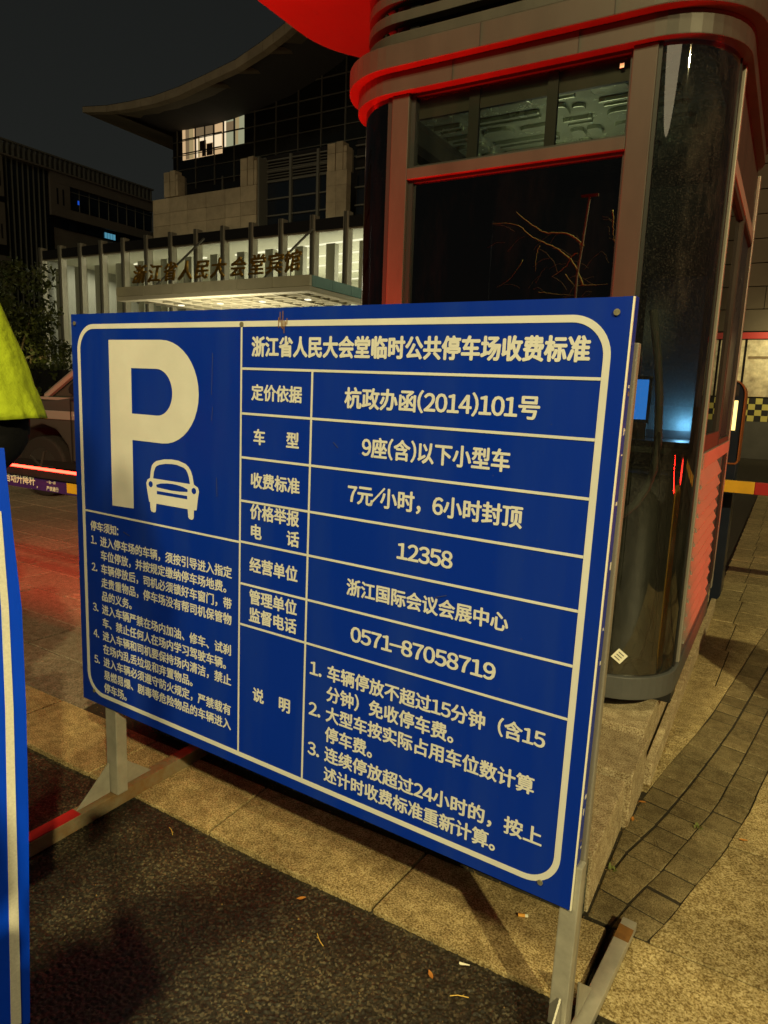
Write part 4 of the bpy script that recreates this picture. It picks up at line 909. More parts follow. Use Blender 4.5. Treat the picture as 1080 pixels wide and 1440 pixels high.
# gold characters standing on the canopy
chars = '浙江省人民大会堂宾馆'
cpx = [-31.35, -30.15, -28.95, -27.8, -26.65, -25.5, -24.2, -22.95, -21.85, -20.75]
for ch, x in zip(chars, cpx):
    cu = bpy.data.curves.new('g', 'FONT'); cu.body = ch; cu.size = 1.02; cu.extrude = .05; cu.bevel_depth = .012; cu.resolution_u = 2; cu.shear = 0.25
    o = bpy.data.objects.new('g', cu); C.objects.link(o)
    me = bpy.data.meshes.new_from_object(o.evaluated_get(bpy.context.evaluated_depsgraph_get())); bpy.data.objects.remove(o)
    o = link_mesh('gold_character', me, M['gold'], hall); o.location = (x - .46, 24.3, 6.95); o.rotation_euler = (R(90), R(random.uniform(-5, 5)), 0)
    ho(B().box(x - .02, x + .02, 24.28, 24.32, 6.69, 7.25), 'character_post', 'mullion')
# upper hall: dark curtain wall
WX0, WX1 = -45.3, -14.0
def roofz(x):  # underside of the roof along the curtain wall
    T = [(-48.5, 22.1), (-45.3, 22.25), (-40.8, 22.43), (-37.2, 22.75), (-34.5, 23.25), (-32.0, 23.9), (-29.5, 24.75), (-26, 26.2), (-22, 28.2), (-14, 33)]
    return lerp(T, x)
ho(B().prism([(WX0, 11)] + [(WX1, 11)] + [(x, roofz(x)) for x in (-14, -18, -22, -26, -29.5, -32, -34.5, -37.2, -40.8)] + [(WX0, roofz(WX0))], 40.0, 60, 'y'), 'hall_core', 'black')
cw = 2.04; rowz = [17.45, 18.55, 19.62, 20.70, 21.73, 22.9, 24.1, 25.4]
mp = {}
for i in range(11):
    xa = -44.72 + i * cw - .0
    for j in range(len(rowz) - 1):
        za, zb = rowz[j], rowz[j + 1]
        if za > roofz(xa + .3) - .2: continue
        zt = min(zb, min(roofz(xa), roofz(xa + cw)) - .03)
        if zt - za < .15: continue
        lit = (j in (2, 3)) and (i in (0, 1, 2)) 
        if lit: continue
        ho(B().box(xa + .045, xa + cw - .045, 39.93, 39.97, za + .04, zt - .04), 'window_pane', 'pane_dark')
    ho(B().box(xa - .035, xa + .035, 39.84, 39.96, 17.0, roofz(xa) - .02), 'mullion_bar', 'mullion')
for j, zz in enumerate(rowz):
    xe = WX0
    while roofz(xe) < zz + .1 and xe < WX1: xe += .2
    if zz < 22: ho(B().box(max(xe, WX0), -22, 39.86, 39.95, zz - .028, zz + .028), 'mullion_bar', 'mullion')
    else: ho(B().box(xe, -22, 39.86, 39.95, zz - .028, zz + .028), 'mullion_bar', 'mullion')
# lit rooms behind the two windows
def room(x0, x1, z0, z1, m1):
    rm = ho(B().add([(x0, 44, z0), (x1, 44, z0), (x1, 44, z1), (x0, 44, z1), (x0, 39.99, z0), (x1, 39.99, z0), (x1, 39.99, z1), (x0, 39.99, z1)], [(0, 1, 2, 3), (0, 3, 7, 4), (1, 5, 6, 2), (3, 2, 6, 7)]), 'lit_room', m1); return rm
# cut: room set in front of the core as a shallow recess
def lit(x0, x1, z0, z1, m1, cols, rowsz, items):
    ho(B().box(x0, x1, 39.90, 39.95, z0, z1), 'lit_window', m1)
    for c_ in cols: ho(B().box(c_ - .035, c_ + .035, 39.78, 39.895, z0, z1), 'window_bar', 'blackmetal')
    for c_ in rowsz: ho(B().box(x0, x1, 39.80, 39.895, c_ - .035, c_ + .035), 'window_bar', 'blackmetal')
    for (a, b_, c_, d, mt_) in items: ho(B().box(a, b_, 39.87, 39.898, c_, d), 'room_detail', mt_)
M['curtain'] = emissive('lit_curtain', (0.80, 0.60, 0.28), 0.42); M['curtain_dim'] = emissive('lit_curtain_dim', (0.55, 0.38, 0.20), 0.32)
M['room_bright'] = emissive('room_ceiling_bright', (1.0, 0.80, 0.52), 0.95); M['room_dark'] = mat('room_dark', (0.04, 0.015, 0.01), 0.8)
lit(-44.10, -39.84, 19.28, 21.78, 'win_warm', [-42.62, -41.6, -40.66], [20.78, 19.74], [
    (-44.08, -43.75, 19.3, 21.75, 'win_warm'), (-43.74, -43.35, 19.3, 21.70, 'curtain_dim'), (-43.34, -42.9, 19.3, 21.70, 'curtain'), (-42.58, -40.70, 20.82, 21.66, 'curtain_dim'),
    (-42.55, -42.40, 19.3, 20.7, 'room_bright'), (-42.38, -42.2, 19.3, 20.65, 'curtain'), (-42.2, -41.55, 19.78, 20.45, 'room_dark'), (-41.95, -41.55, 19.30, 19.72, 'room_dark'),
    (-42.2, -40.7, 20.46, 20.74, 'room_bright'), (-41.45, -40.85, 19.30, 20.15, 'room_dark'), (-41.5, -40.7, 20.2, 20.45, 'room_bright'), (-40.62, -39.88, 19.8, 20.7, 'room_bright')])
lit(-39.60, -37.62, 19.68, 21.68, 'win_green', [-38.52], [20.72], [(-39.58, -39.42, 19.7, 21.6, 'room_bright'), (-39.40, -38.60, 20.8, 21.4, 'curtain_dim'), (-38.45, -38.1, 20.78, 21.6, 'curtain'), (-38.45, -38.2, 19.7, 20.68, 'curtain')])
# roof: upturned eave
EV = [(-48.45, 21.95, .40), (-45.7, 21.60, .45), (-43.36, 21.46, .50), (-40.8, 21.40, .52), (-38.3, 21.55, .56), (-35.7, 21.88, .50), (-33.1, 22.27, .56), (-30.8, 22.92, .62), (-29.1, 23.53, .64), (-26, 25.0, .66), (-22, 27.2, .7), (-14, 32, .8)]
for i in range(len(EV) - 1):
    (x0, z0, t0), (x1, z1, t1) = EV[i], EV[i + 1]
    n_ = 2 if x1 - x0 < 4 else 4
    for k in range(n_):
        xa = x0 + (x1 - x0) * k / n_; xb = x0 + (x1 - x0) * (k + 1) / n_ - .02; f0 = k / n_; f1 = (k + 1) / n_
        za, zb = z0 + (z1 - z0) * f0, z0 + (z1 - z0) * f1; ta, tb = t0 + (t1 - t0) * f0, t0 + (t1 - t0) * f1
        ho(B().prism([(xa, za - ta), (xb, zb - tb), (xb, zb), (xa, za)], 34.0, 34.55, 'y'), 'eave_fascia', 'fascia', bevel=.03)
XS = [-48.45, -46.8, -45.3, -43, -40.8, -39, -37.2, -35.8, -34.5, -33.2, -32, -30.8, -29.5, -26, -22, -14]
def ez(x):
    return lerp([(a, b_ - c_) for a, b_, c_ in EV], x)
for i in range(len(XS) - 1):
    xa, xb = XS[i], XS[i + 1] - .015
    if xa < -36.0 or xa > -29.6:
        ho(B().add([(xa, 34.56, ez(xa) + .02), (xb, 34.56, ez(xb) + .02), (xb, 39.98, roofz(xb)), (xa, 39.98, roofz(xa)), (xa, 34.56, ez(xa) + .3), (xb, 34.56, ez(xb) + .3), (xb, 39.98, roofz(xb) + .3), (xa, 39.98, roofz(xa) + .3)],
                   [(0, 1, 2, 3), (4, 7, 6, 5), (0, 4, 5, 1), (1, 5, 6, 2), (2, 6, 7, 3), (3, 7, 4, 0)]), 'soffit_panel', 'soffit')
    else:   # open lattice part of the eave: only the inner band and beams
        def P(x, t, dz=0): return (x, 34.56 + (39.98 - 34.56) * t, (ez(x) + .02) * (1 - t) + roofz(x) * t + dz)
        ho(B().add([P(xa, .45), P(xb, .45), P(xb, 1), P(xa, 1), P(xa, .45, .5), P(xb, .45, .5), P(xb, 1, .5), P(xa, 1, .5)],
                   [(0, 1, 2, 3), (4, 7, 6, 5), (0, 4, 5, 1), (1, 5, 6, 2), (2, 6, 7, 3), (3, 7, 4, 0)]), 'soffit_panel', 'soffit')
for x in (-35.9, -33.2, -30.6):
    ho(B().tube([(x, 34.5, ez(x) + .15), (x + .2, 37.2, ez(x) * .5 + roofz(x) * .5 + .2)], .22, 6), 'eave_beam', 'soffit')
# end of the roof running back, and its top
ho(B().add([(-48.45, 34.0, 21.55), (-48.45, 34.0, 21.95), (-48.45, 75, 21.55), (-48.45, 75, 21.95), (-45.3, 34.56, 21.1), (-45.3, 75, 22.2)], [(0, 2, 3, 1), (0, 4, 5, 2)]), 'roof_side', 'soffit')
ho(B().add([(x, y, z + .02) for (x, z, t) in EV for y in (34.0, 75)], [(2 * i, 2 * i + 2, 2 * i + 3, 2 * i + 1) for i in range(len(EV) - 1)]), 'roof_top', 'rooftop')
# pale stone terrace block and pilasters, plane y = 36
jx = [-43.28, -41.45, -39.6, -37.75, -35.9, -34.45, -33.02]; jz = [11.0, 12.2, 13.28, 14.18, 15.22]
for i in range(6):
    for j in range(4): ho(B().box(jx[i] + .012, jx[i + 1] - .012, 36.0, 36.3, jz[j] + .012, jz[j + 1] - .012), 'stone_block', 'stone')
ho(B().box(-43.25, -33.04, 36.31, 39.8, 11.0, 15.15), 'terrace_core', 'stone_dark')
def pilaster(x0, x1, zb, zt, nm='pilaster'):
    w_ = (x1 - x0)
    for (a, b_, dz) in ((0, .40, 0), (.46, .80, 0.05), (.84, 1.0, -.25)):
        zz = zb
        while zz < zt + dz - .05:
            z2 = min(zz + 1.05, zt + dz); ho(B().box(x0 + a * w_, x0 + b_ * w_, 36.02, 36.7, zz + .01, z2 - .01), 'pilaster_stone', 'stone'); zz = z2
    ho(B().box(x0 + .02, x1 - .02, 36.2, 36.9, zb, zt - .3), 'pilaster_core', 'stone_dark')
pilaster(-42.05, -40.6, 15.30, 17.05); pilaster(-34.48, -33.02, 15.23, 17.05)
for z0 in (11.2, 12.35, 13.4, 14.4):
    for (a, b_) in ((-27.12, -26.38), (-26.36, -25.56)): ho(B().box(a, b_, 36.0, 36.5, z0, min(z0 + 1.04, 15.3)), 'stone_block', 'stone')
pilaster(-27.10, -25.62, 15.31, 16.98)
for z0 in (11.2, 12.35, 13.4, 14.4):
    for (a, b_) in ((-19.9, -19.1), (-19.08, -18.3)): ho(B().box(a, b_, 36.0, 36.5, z0, min(z0 + 1.04, 15.3)), 'stone_block', 'stone')
ho(B().box(-33.0, -32.85, 36.1, 39.8, 11, 17.0), 'corner_trim', 'mullion')
# windows between the pilasters, plane y = 37
for (xs, x0, x1) in (([-33.0, -30.72, -28.44], -33.9, -27.15), ([-24.3, -22.0], -25.5, -20.0)):
    for zz in (16.93, 16.25, 15.55, 14.42, 13.32): ho(B().box(x0, x1, 36.88, 37.0, zz - .04, zz + .04), 'mullion_bar', 'mullion')
    for x in xs: ho(B().box(x - .09, x + .09, 36.80, 36.98, 11.0, 17.15), 'mullion_bar', 'mullion')
    ed = [x0] + xs + [x1]
    for a, b_ in zip(ed, ed[1:]):
        for (z0, z1) in ((11.1, 13.28), (13.36, 14.38), (14.46, 15.51)):
            if b_ - a > .3: ho(B().box(a + .1, b_ - .1, 37.0, 37.05, z0, z1), 'window_pane', 'pane_blue')
        zz = 15.62
        while zz < 16.85:
            if b_ - a > 1.2: ho(B().box(a + .1, b_ - .1, 36.93, 37.0, zz, zz + .05), 'vent_slat', 'mullion')
            zz += .18
    ho(B().box(x0, x1, 37.06, 37.3, 11, 17.3), 'window_backing', 'black')
for x in (-43.2, -39.3, -37.2): ho(B().box(x - .05, x + .05, 39.3, 39.4, 15.2, 17.4), 'mullion_bar', 'mullion')
for (a, b_) in ((-40.4, -39.35), (-39.2, -37.25), (-37.1, -35.2)): ho(B().box(a, b_, 39.42, 39.46, 15.4, 16.9), 'window_pane', 'pane_dark')
light('hall_front_fill', 'AREA', BW(-35, 31.0, 11.6), 60, (1.0, 0.84, 0.50), shape='RECTANGLE', size=26, size_y=1.0, aim=BW(-35, 38, 19))  # unseen area light added to brighten the stone and soffit

# ================================================================== WING BUILDING on the far left, facing +x
wing = bthing('office_wing', 'unlit flat topped office wing with slatted roof edge and one pale blue lit window', 'building')
WXP = -60.0
def wo(y0, y1, z0, z1, mt, nm, d0=0.0, d1=0.3): return B().box(WXP - d1, WXP - d0, y0, y1, z0, z1).obj(nm, M[mt], wing)
wo(4, 50.9, 0, 20.3, 'black', 'core', 0.6, 14)
wo(39.0, 50.85, 19.35, 20.25, 'stone_dark', 'wall_band'); wo(39.0, 41.0, 17.3, 19.34, 'stone_dark', 'wall_panel'); wo(39.0, 50.85, 16.45, 17.29, 'stone_dark', 'wall_band')
wo(39.6, 50.85, 13.6, 15.5, 'stone_dark', 'wall_band', .5, .7); wo(39.6, 50.85, 0, 12.6, 'stone_dark', 'wall_band', .5, .7)
for k in range(9):
    y = 41.05 + k * 1.09; wo(y + .03, y + 1.04, 17.42, 19.30, 'pane_blue', 'window_pane', .25, .3); wo(y + 1.045, y + 1.085, 17.3, 19.34, 'mullion', 'window_bar', .15, .3)
wo(41.05, 50.85, 18.9, 18.96, 'mullion', 'window_bar', .12, .14)
for (y, z) in ((39.6, 18.2), (40.2, 18.2)): wo(y, y + .18, z - .7, z + .7, 'black', 'slot_window', -.01, .02)
for k in range(4): wo(44.95 + k * .33, 45.2 + k * .33, 15.62, 16.14, 'win_blue', 'lit_window', .3, .35)
for k in range(12): wo(40.2 + k * .9, 41.0 + k * .9, 15.55, 16.40, 'pane_blue', 'window_pane', .4, .45)
wo(41.95, 42.1, 18.0, 18.35, 'dot_blue', 'blue_lamp', .2, .24)
wo(4, 34.9, 0, 12.0, 'stone_dark', 'wall_panel'); wo(4, 34.6, 12.9, 16.4, 'stone_dark', 'wall_panel'); wo(4, 34.6, 16.9, 20.25, 'stone_dark', 'wall_panel')
for (y, z) in ((34.15, 14.0), (33.75, 14.0), (34.2, 18.3), (33.5, 18.3)): wo(y, y + .16, z - .6, z + .6, 'black', 'slot_window', -.01, .02)
for k in range(8):   # glazed stair tower
    y = 35.0 + k * .5
    for z0 in (0.3, 3.5, 6.8, 10.1, 13.4, 16.7): wo(y + .03, y + .47, z0, z0 + 3.2, 'pane_blue', 'window_pane', .3, .35)
    wo(y - .02, y + .02, 0, 20.3, 'mullion', 'fin', .1, .3)
wo(4, 50.9, 20.28, 20.42, 'stone_dark', 'roof_edge', -.1, .6); wo(4, 50.9, 21.48, 21.62, 'mullion', 'pergola_beam', -.1, .3); wo(4, 50.9, 21.48, 21.62, 'mullion', 'pergola_beam', 1.2, 1.5)
ms = B().box(WXP - 1.4, WXP + .05, 0, .16, 20.425, 21.475).mesh('pergola_slat'); ms.materials.append(M['mullion'])
for k in range(40):
    o = bpy.data.objects.new('pergola_slat', ms); C.objects.link(o); o.parent = wing; o.location = (0, 31.0 + k * .5, 0)

# ================================================================== TREES AND HEDGE on the left
def tree(loc, h, cr, label, n=2600, trunk_r=.16, seed=1, group='leafy trees before the hall'):
    rs = np.random.default_rng(seed)
    t = bthing('leafy_tree', label, 'tree', loc, group)
    bb = B(); rr = random.Random(seed)
    tips = []
    for k in range(5):
        a = k * 1.26 + rr.random(); top = Vector((math.cos(a) * cr * .55, math.sin(a) * cr * .55, h * (.62 + .25 * rr.random())))
        p0 = Vector((math.cos(a) * .12, math.sin(a) * .12, 0)); mid = p0.lerp(top, .45) + Vector((rr.uniform(-.3, .3), rr.uniform(-.3, .3), .3))
        bb.tube([p0, p0.lerp(mid, .5) + Vector((0, 0, .1)), mid, top], [trunk_r, trunk_r * .7, trunk_r * .5, .03], 7); tips.append(top)
        for j in range(3):
            e = mid + Vector((rr.uniform(-1, 1) * cr * .6, rr.uniform(-1, 1) * cr * .6, rr.uniform(.3, 1.6))); bb.tube([mid, e], [trunk_r * .4, .02], 5); tips.append(e)
    bb.obj('trunk', M['bark'], t, smooth=True)
    cl = [Vector((rr.uniform(-1, 1) * cr * .8, rr.uniform(-1, 1) * cr * .8, h * rr.uniform(.42, .98))) for _ in range(26)] + tips
    vs = []; fs = []
    for q in range(n):
        c_ = cl[rs.integers(len(cl))]; d = rs.normal(size=3); d /= np.linalg.norm(d) + 1e-9
        p = np.array(c_) + d * cr * .34 * rs.random() ** .4
        if p[2] < h * .3: continue
        a = rs.normal(size=3); a /= np.linalg.norm(a); b_ = np.cross(a, rs.normal(size=3)); b_ /= np.linalg.norm(b_) + 1e-9
        L = .11 + .09 * rs.random(); k = len(vs)
        vs += [tuple(p - a * L), tuple(p + b_ * L * .45), tuple(p + a * L), tuple(p - b_ * L * .45)]; fs.append((k, k + 1, k + 2, k + 3))
    me = bpy.data.meshes.new('crown'); me.from_pydata(vs, [], fs); me.update(); link_mesh('crown', me, M['leafgreen'], t)
    return t
tree((-35.6, 19.5, 0), 7.0, 2.3, 'leafy tree with several pale lit trunks left of the glazed lobby', 6500, seed=4)
tree((-38.6, 17.5, 0), 7.8, 3.0, 'darker leafy tree at the left edge behind the lit one', 5200, seed=9)
light('tree_uplight', 'SPOT', BW(-33.9, 17.6, .3), 330, (1.0, 0.85, 0.30), spot_size=R(95), spot_blend=.8, shadow_soft_size=.1, aim=BW(-35.6, 19.4, 3.0))
hv = []; hf = []
for q in range(5200):
    p = (random.uniform(-46, -26), random.uniform(15.5, 17.0), random.random() ** .7 * 2.1); a = rng.normal(size=3); a /= np.linalg.norm(a); b_ = np.cross(a, rng.normal(size=3)); b_ /= np.linalg.norm(b_)
    L = .13; k = len(hv); p = np.array(p); hv += [tuple(p - a * L), tuple(p + b_ * L * .6), tuple(p + a * L), tuple(p - b_ * L * .6)]; hf.append((k, k + 1, k + 2, k + 3))
me = bpy.data.meshes.new('hedge'); me.from_pydata(hv, [], hf); me.update()
hd = bthing('clipped_hedge', 'low dark hedge in front of the glazed lobby behind the car', 'hedge')
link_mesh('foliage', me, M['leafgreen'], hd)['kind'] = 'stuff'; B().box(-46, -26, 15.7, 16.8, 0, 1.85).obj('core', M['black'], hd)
for k in range(10): B().tube([(-45 + k * 2, 16.2, 0), (-45 + k * 2, 16.2, .6)], .03, 5).obj('stem', M['bark'], hd)

# ================================================================== CAR on the left behind the barrier
def car(loc, rz):
    t = bthing('parked_car', 'dark grey off-road car with pale side mouldings and dark wheel arches behind the glowing barrier', 'car', loc, rz=rz)
    prof = [(-2.30, .42), (-2.32, .78), (-2.25, 1.02), (-2.05, 1.09), (-1.15, 1.17), (-0.95, 1.20), (1.9, 1.22), (2.28, 1.16), (2.32, .80), (2.28, .42), (1.85, .36), (1.80, .62), (1.62, .80), (1.40, .86), (1.18, .80), (1.0, .62), (.95, .34), (-.98, .34), (-1.03, .62), (-1.20, .80), (-1.42, .86), (-1.65, .80), (-1.83, .62), (-1.88, .36)]
    me = B().prism([(x, z) for x, z in prof], -.88, .88, 'y').obj('body', M['car_silver'], t, bevel=.05, segs=3, smooth=True)
    cab = [(-1.45, 1.17), (-.62, 1.66), (.10, 1.76), (1.55, 1.74), (1.95, 1.55), (2.15, 1.20)]
    B().prism(cab, -.72, .72, 'y').obj('cabin_glass', M['carglass'], t, bevel=.04, segs=2)
    B().prism([(-.60, 1.685), (.10, 1.775), (1.55, 1.755), (1.93, 1.58), (1.97, 1.63), (1.56, 1.815), (.08, 1.835), (-.64, 1.72)], -.70, .70, 'y').obj('roof', M['car_silver'], t, bevel=.02)
    for x in (-1.45, .35, 1.35, 2.12):
        dx = .80 if x < 0 else (-.18 if x > 2 else 0)
        for s_ in (-1, 1): B().tube([(x, s_ * .755, 1.19), (x + dx, s_ * .715, 1.72)], .04, 6).obj('pillar', M['chrome'], t)
    for s_ in (-1, 1):
        for x in (-1.42, 1.40):
            w_ = thing('w', 'w', 'w'); bpy.data.objects.remove(w_)
            ty = B().tube([(x, s_ * .66, .36), (x, s_ * .89, .36)], .36, 28).obj('wheel', M['tyre'], t, bevel=.03)
            B().tube([(x, s_ * .88, .36), (x, s_ * .905, .36)], .22, 20).obj('rim', M['rim'], ty)
            for k in range(5):
                a = k * 2 * PI / 5; B().tube([(x, s_ * .908, .36), (x + .2 * math.cos(a), s_ * .908, .36 + .2 * math.sin(a))], .02, 5).obj('spoke', M['rim'], ty)
        B().tube([(-.75, s_ * .86, 1.24), (-.75, s_ * 1.02, 1.30)], .08, 8).obj('mirror', M['car_dark'], t, bevel=.02)
        for x0, x1 in ((-.93, .33), (.35, 1.33)):
            B().ring([(x0, .45), (x1, .45), (x1, 1.17), (x0, 1.17)], [(x0 + .012, .462), (x1 - .012, .462), (x1 - .012, 1.158), (x0 + .012, 1.158)], s_ * .902 - .006, s_ * .902 + .002, 'y').obj('door_gap', M['car_dark'], t)
            B().box(x1 - .25, x1 - .08, min(s_ * .895, s_ * .93), max(s_ * .895, s_ * .93), 1.02, 1.05).obj('door_handle', M['car_silver'], t)
        B().box(-2.1, 2.2, min(s_ * .86, s_ * .898), max(s_ * .86, s_ * .898), .93, 1.03).obj('side_moulding', M['chrome'], t, bevel=.01)
        B().box(-2.1, 2.2, min(s_ * .80, s_ * .868), max(s_ * .80, s_ * .868), 1.155, 1.185).obj('side_moulding', M['chrome'], t)
        for x in (-.9, -.5): B().tube([(x, s_ * .897, .985), (x, s_ * .903, .985)], .018, 8).obj('sensor', M['chrome'], t)
        B().box(-2.2, 2.2, min(s_ * .885, s_ * .915), max(s_ * .885, s_ * .915), .36, .44).obj('sill', M['car_dark'], t)
        B().box(-2.335, -2.20, min(s_ * .55, s_ * .82), max(s_ * .55, s_ * .82), .82, .96).obj('headlight', M['film'], t, bevel=.02)
    B().box(-2.37, -2.28, -.5, .5, .62, .82).obj('grille', M['car_dark'], t); B().box(-2.38, -2.26, -.84, .84, .40, .58).obj('bumper', M['car_dark'], t, bevel=.03)
    return t
car((-5.85, 3.35, 0), R(8))

# ================================================================== BACK WALL across the lane on the right
bw = bthing('back_wall', 'panelled wall with wrapped shop window and black and yellow chequered band across the lane', 'wall')
BY = 18.0
for j, (z0, z1) in enumerate(((3.30, 3.85), (3.86, 4.42), (4.43, 5.0), (5.01, 5.6), (5.61, 6.2), (6.21, 6.8), (6.81, 7.4), (7.41, 8.0), (8.01, 8.6))):
    for i in range(9):
        x0 = -4.0 + i * 1.2 + (.0 if j % 2 else .3); B().box(x0 + .008, x0 + 1.192, BY, BY + .1, z0 + .006, z1 - .006).obj('wall_panel', M['bgwall'], bw)
B().box(-4, 8, BY + .1, BY + .5, 0, 8.6).obj('wall_core', M['black'], bw)
B().box(-4, 8, BY - .12, BY, 3.10, 3.26).obj('red_beam', M['redpaint'], bw)
for i in range(8):
    x0 = -3.2 + i * 1.25; B().box(x0 + .02, x0 + 1.21, BY - .02, BY + .03, 1.62, 3.08).obj('shop_window', M['film'], bw); B().box(x0 + .08, x0 + .95, BY - .05, BY - .021, 2.60, 2.66).obj('window_rail', M['bark'], bw)
for i in range(30):
    for j in range(4):
        x0 = -1.6 + i * .16; B().box(x0, x0 + .158, BY - .06, BY - .02, .98 + j * .15, .98 + j * .15 + .148).obj('chequer_tile', M['check_yellow' if (i + j) % 2 else 'black'], bw)
B().box(-4, 8, BY - .10, BY - .0, .0, .975).obj('plinth', M['bgconcrete'], bw)
light('shop_light', 'AREA', BW(.4, 17.0, 3.0), 24, (1.0, 0.85, 0.40), size=1.6, aim=BW(.3, 18, 2.4))
struct(B().box(2.25, 12, 9.0, 30, -0.01, 0.012).obj('far_lane', M['bgconcrete']))

# ================================================================== BLUE BOARD at the left edge
nB = Vector((0.876, -0.483, 0)); tB = Vector((-0.483, -0.876, 0)) * -1; tB = Vector((0, 0, 1)).cross(-nB)  # to the left seen from the camera
TB = Vector((.798, -.659, 1.257))
bd = thing('blue_board', 'bright blue board with a pale reflective stripe at the left edge of the view', 'board', TB - Vector((0, 0, 1.257)))
ed = [(0.0, 1.257), (-0.001, 1.223), (-0.006, 1.105), (-0.012, 0.989), (-0.010, 0.809), (-0.004, 0.604), (0.013, 0.189)]
def bpt(u, z, off=0.0): return tB * u + nB * off + Vector((0, 0, z))
vs = []; fs = []
for k, (u, z) in enumerate(ed):
    for uu in (u, .15, .35, .56): vs += [bpt(uu, z, .008 * math.sin(z * 5 + uu * 3) * 0), bpt(uu, z, -.004)]
for k in range(len(ed) - 1):
    for j in range(3):
        a = k * 8 + j * 2; fs += [(a, a + 2, a + 10, a + 8), (a + 1, a + 9, a + 11, a + 3)]
    fs += [(k * 8, k * 8 + 8, k * 8 + 9, k * 8 + 1), (k * 8 + 6, k * 8 + 7, k * 8 + 15, k * 8 + 14)]
fs += [(0, 1, 3, 2), (2, 3, 5, 4), (4, 5, 7, 6)]
B().add(vs, fs).obj('board_sheet', M['board_blue'], bd)
sr = [(0.0095, 1.155), (0.008, 1.058), (0.007, 0.991), (0.009, 0.813), (0.017, 0.54), (0.027, 0.196)]; sw = [.010, .0105, .0112, .0125, .0145, .017]
B().add([bpt(u, z, .0012) for (u, z) in sr] + [bpt(u + w_, z, .0012) for (u, z), w_ in zip(sr, sw)], [(i, i + 1, 7 + i, 6 + i) for i in range(5)]).obj('reflective_stripe', M['reflect_tape'], bd)
for (u0, u1, z0, z1) in ((.05, .08, 0, 1.2), (.48, .51, 0, 1.2)):
    B().add([bpt(u, z, o_) for z in (z0, z1) for u in (u0, u1) for o_ in (-.035, -.006)], [(0, 1, 3, 2), (4, 6, 7, 5), (0, 2, 6, 4), (1, 5, 7, 3), (0, 4, 5, 1), (2, 3, 7, 6)]).obj('leg', M['tube'], bd)

# ================================================================== PEOPLE
def skin_mesh(name, joints, edges, mt, parent=None, sub=2, root=0):
    me = bpy.data.meshes.new(name); me.from_pydata([j[:3] for j in joints], edges, [])
    o = bpy.data.objects.new(name, me); C.objects.link(o)
    md = o.modifiers.new('s', 'SKIN'); md.use_smooth_shade = True
    sv = me.skin_vertices[0].data
    for i, j in enumerate(joints):
        r_ = j[3]; sv[i].radius = r_ if isinstance(r_, tuple) else (r_, r_)
        sv[i].use_root = (i == root)
    o.modifiers.new('d', 'SUBSURF').levels = sub
    m2 = bpy.data.meshes.new_from_object(o.evaluated_get(bpy.context.evaluated_depsgraph_get())); bpy.data.objects.remove(o)
    return link_mesh(name, m2, mt, parent, smooth=True)
def hand(p, d, side, parent, curl=.5):
    """palm with four bent fingers and a thumb; p wrist, d pointing direction"""
    p = Vector(p); d = Vector(d).normalized(); s_ = d.cross(Vector((0, 0, 1))).normalized() * side; up = s_.cross(d).normalized() * side
    J = [(*(p), .024), (*(p + d * .045), (.036, .018)), (*(p + d * .085), (.038, .016))]; E_ = [(0, 1), (1, 2)]
    for k, (off, L) in enumerate(((-.030, .062), (-.010, .074), (.011, .070), (.031, .055))):
        b_ = p + d * .088 + s_ * off; j = len(J); dn = -up
        J += [(*b_, .0095), (*(b_ + d * L * .45 + dn * L * .15 * curl), .0088), (*(b_ + d * L * .70 + dn * L * .5 * curl), .008), (*(b_ + d * L * .80 + dn * L * .85 * curl), .007)]; E_ += [(2, j), (j, j + 1), (j + 1, j + 2), (j + 2, j + 3)]
    j = len(J); J += [(*(p + d * .04 - s_ * .040), .012), (*(p + d * .070 - s_ * .058 - up * .012), .010), (*(p + d * .095 - s_ * .055 - up * .022), .008)]; E_ += [(1, j), (j, j + 1), (j + 1, j + 2)]
    return J, E_
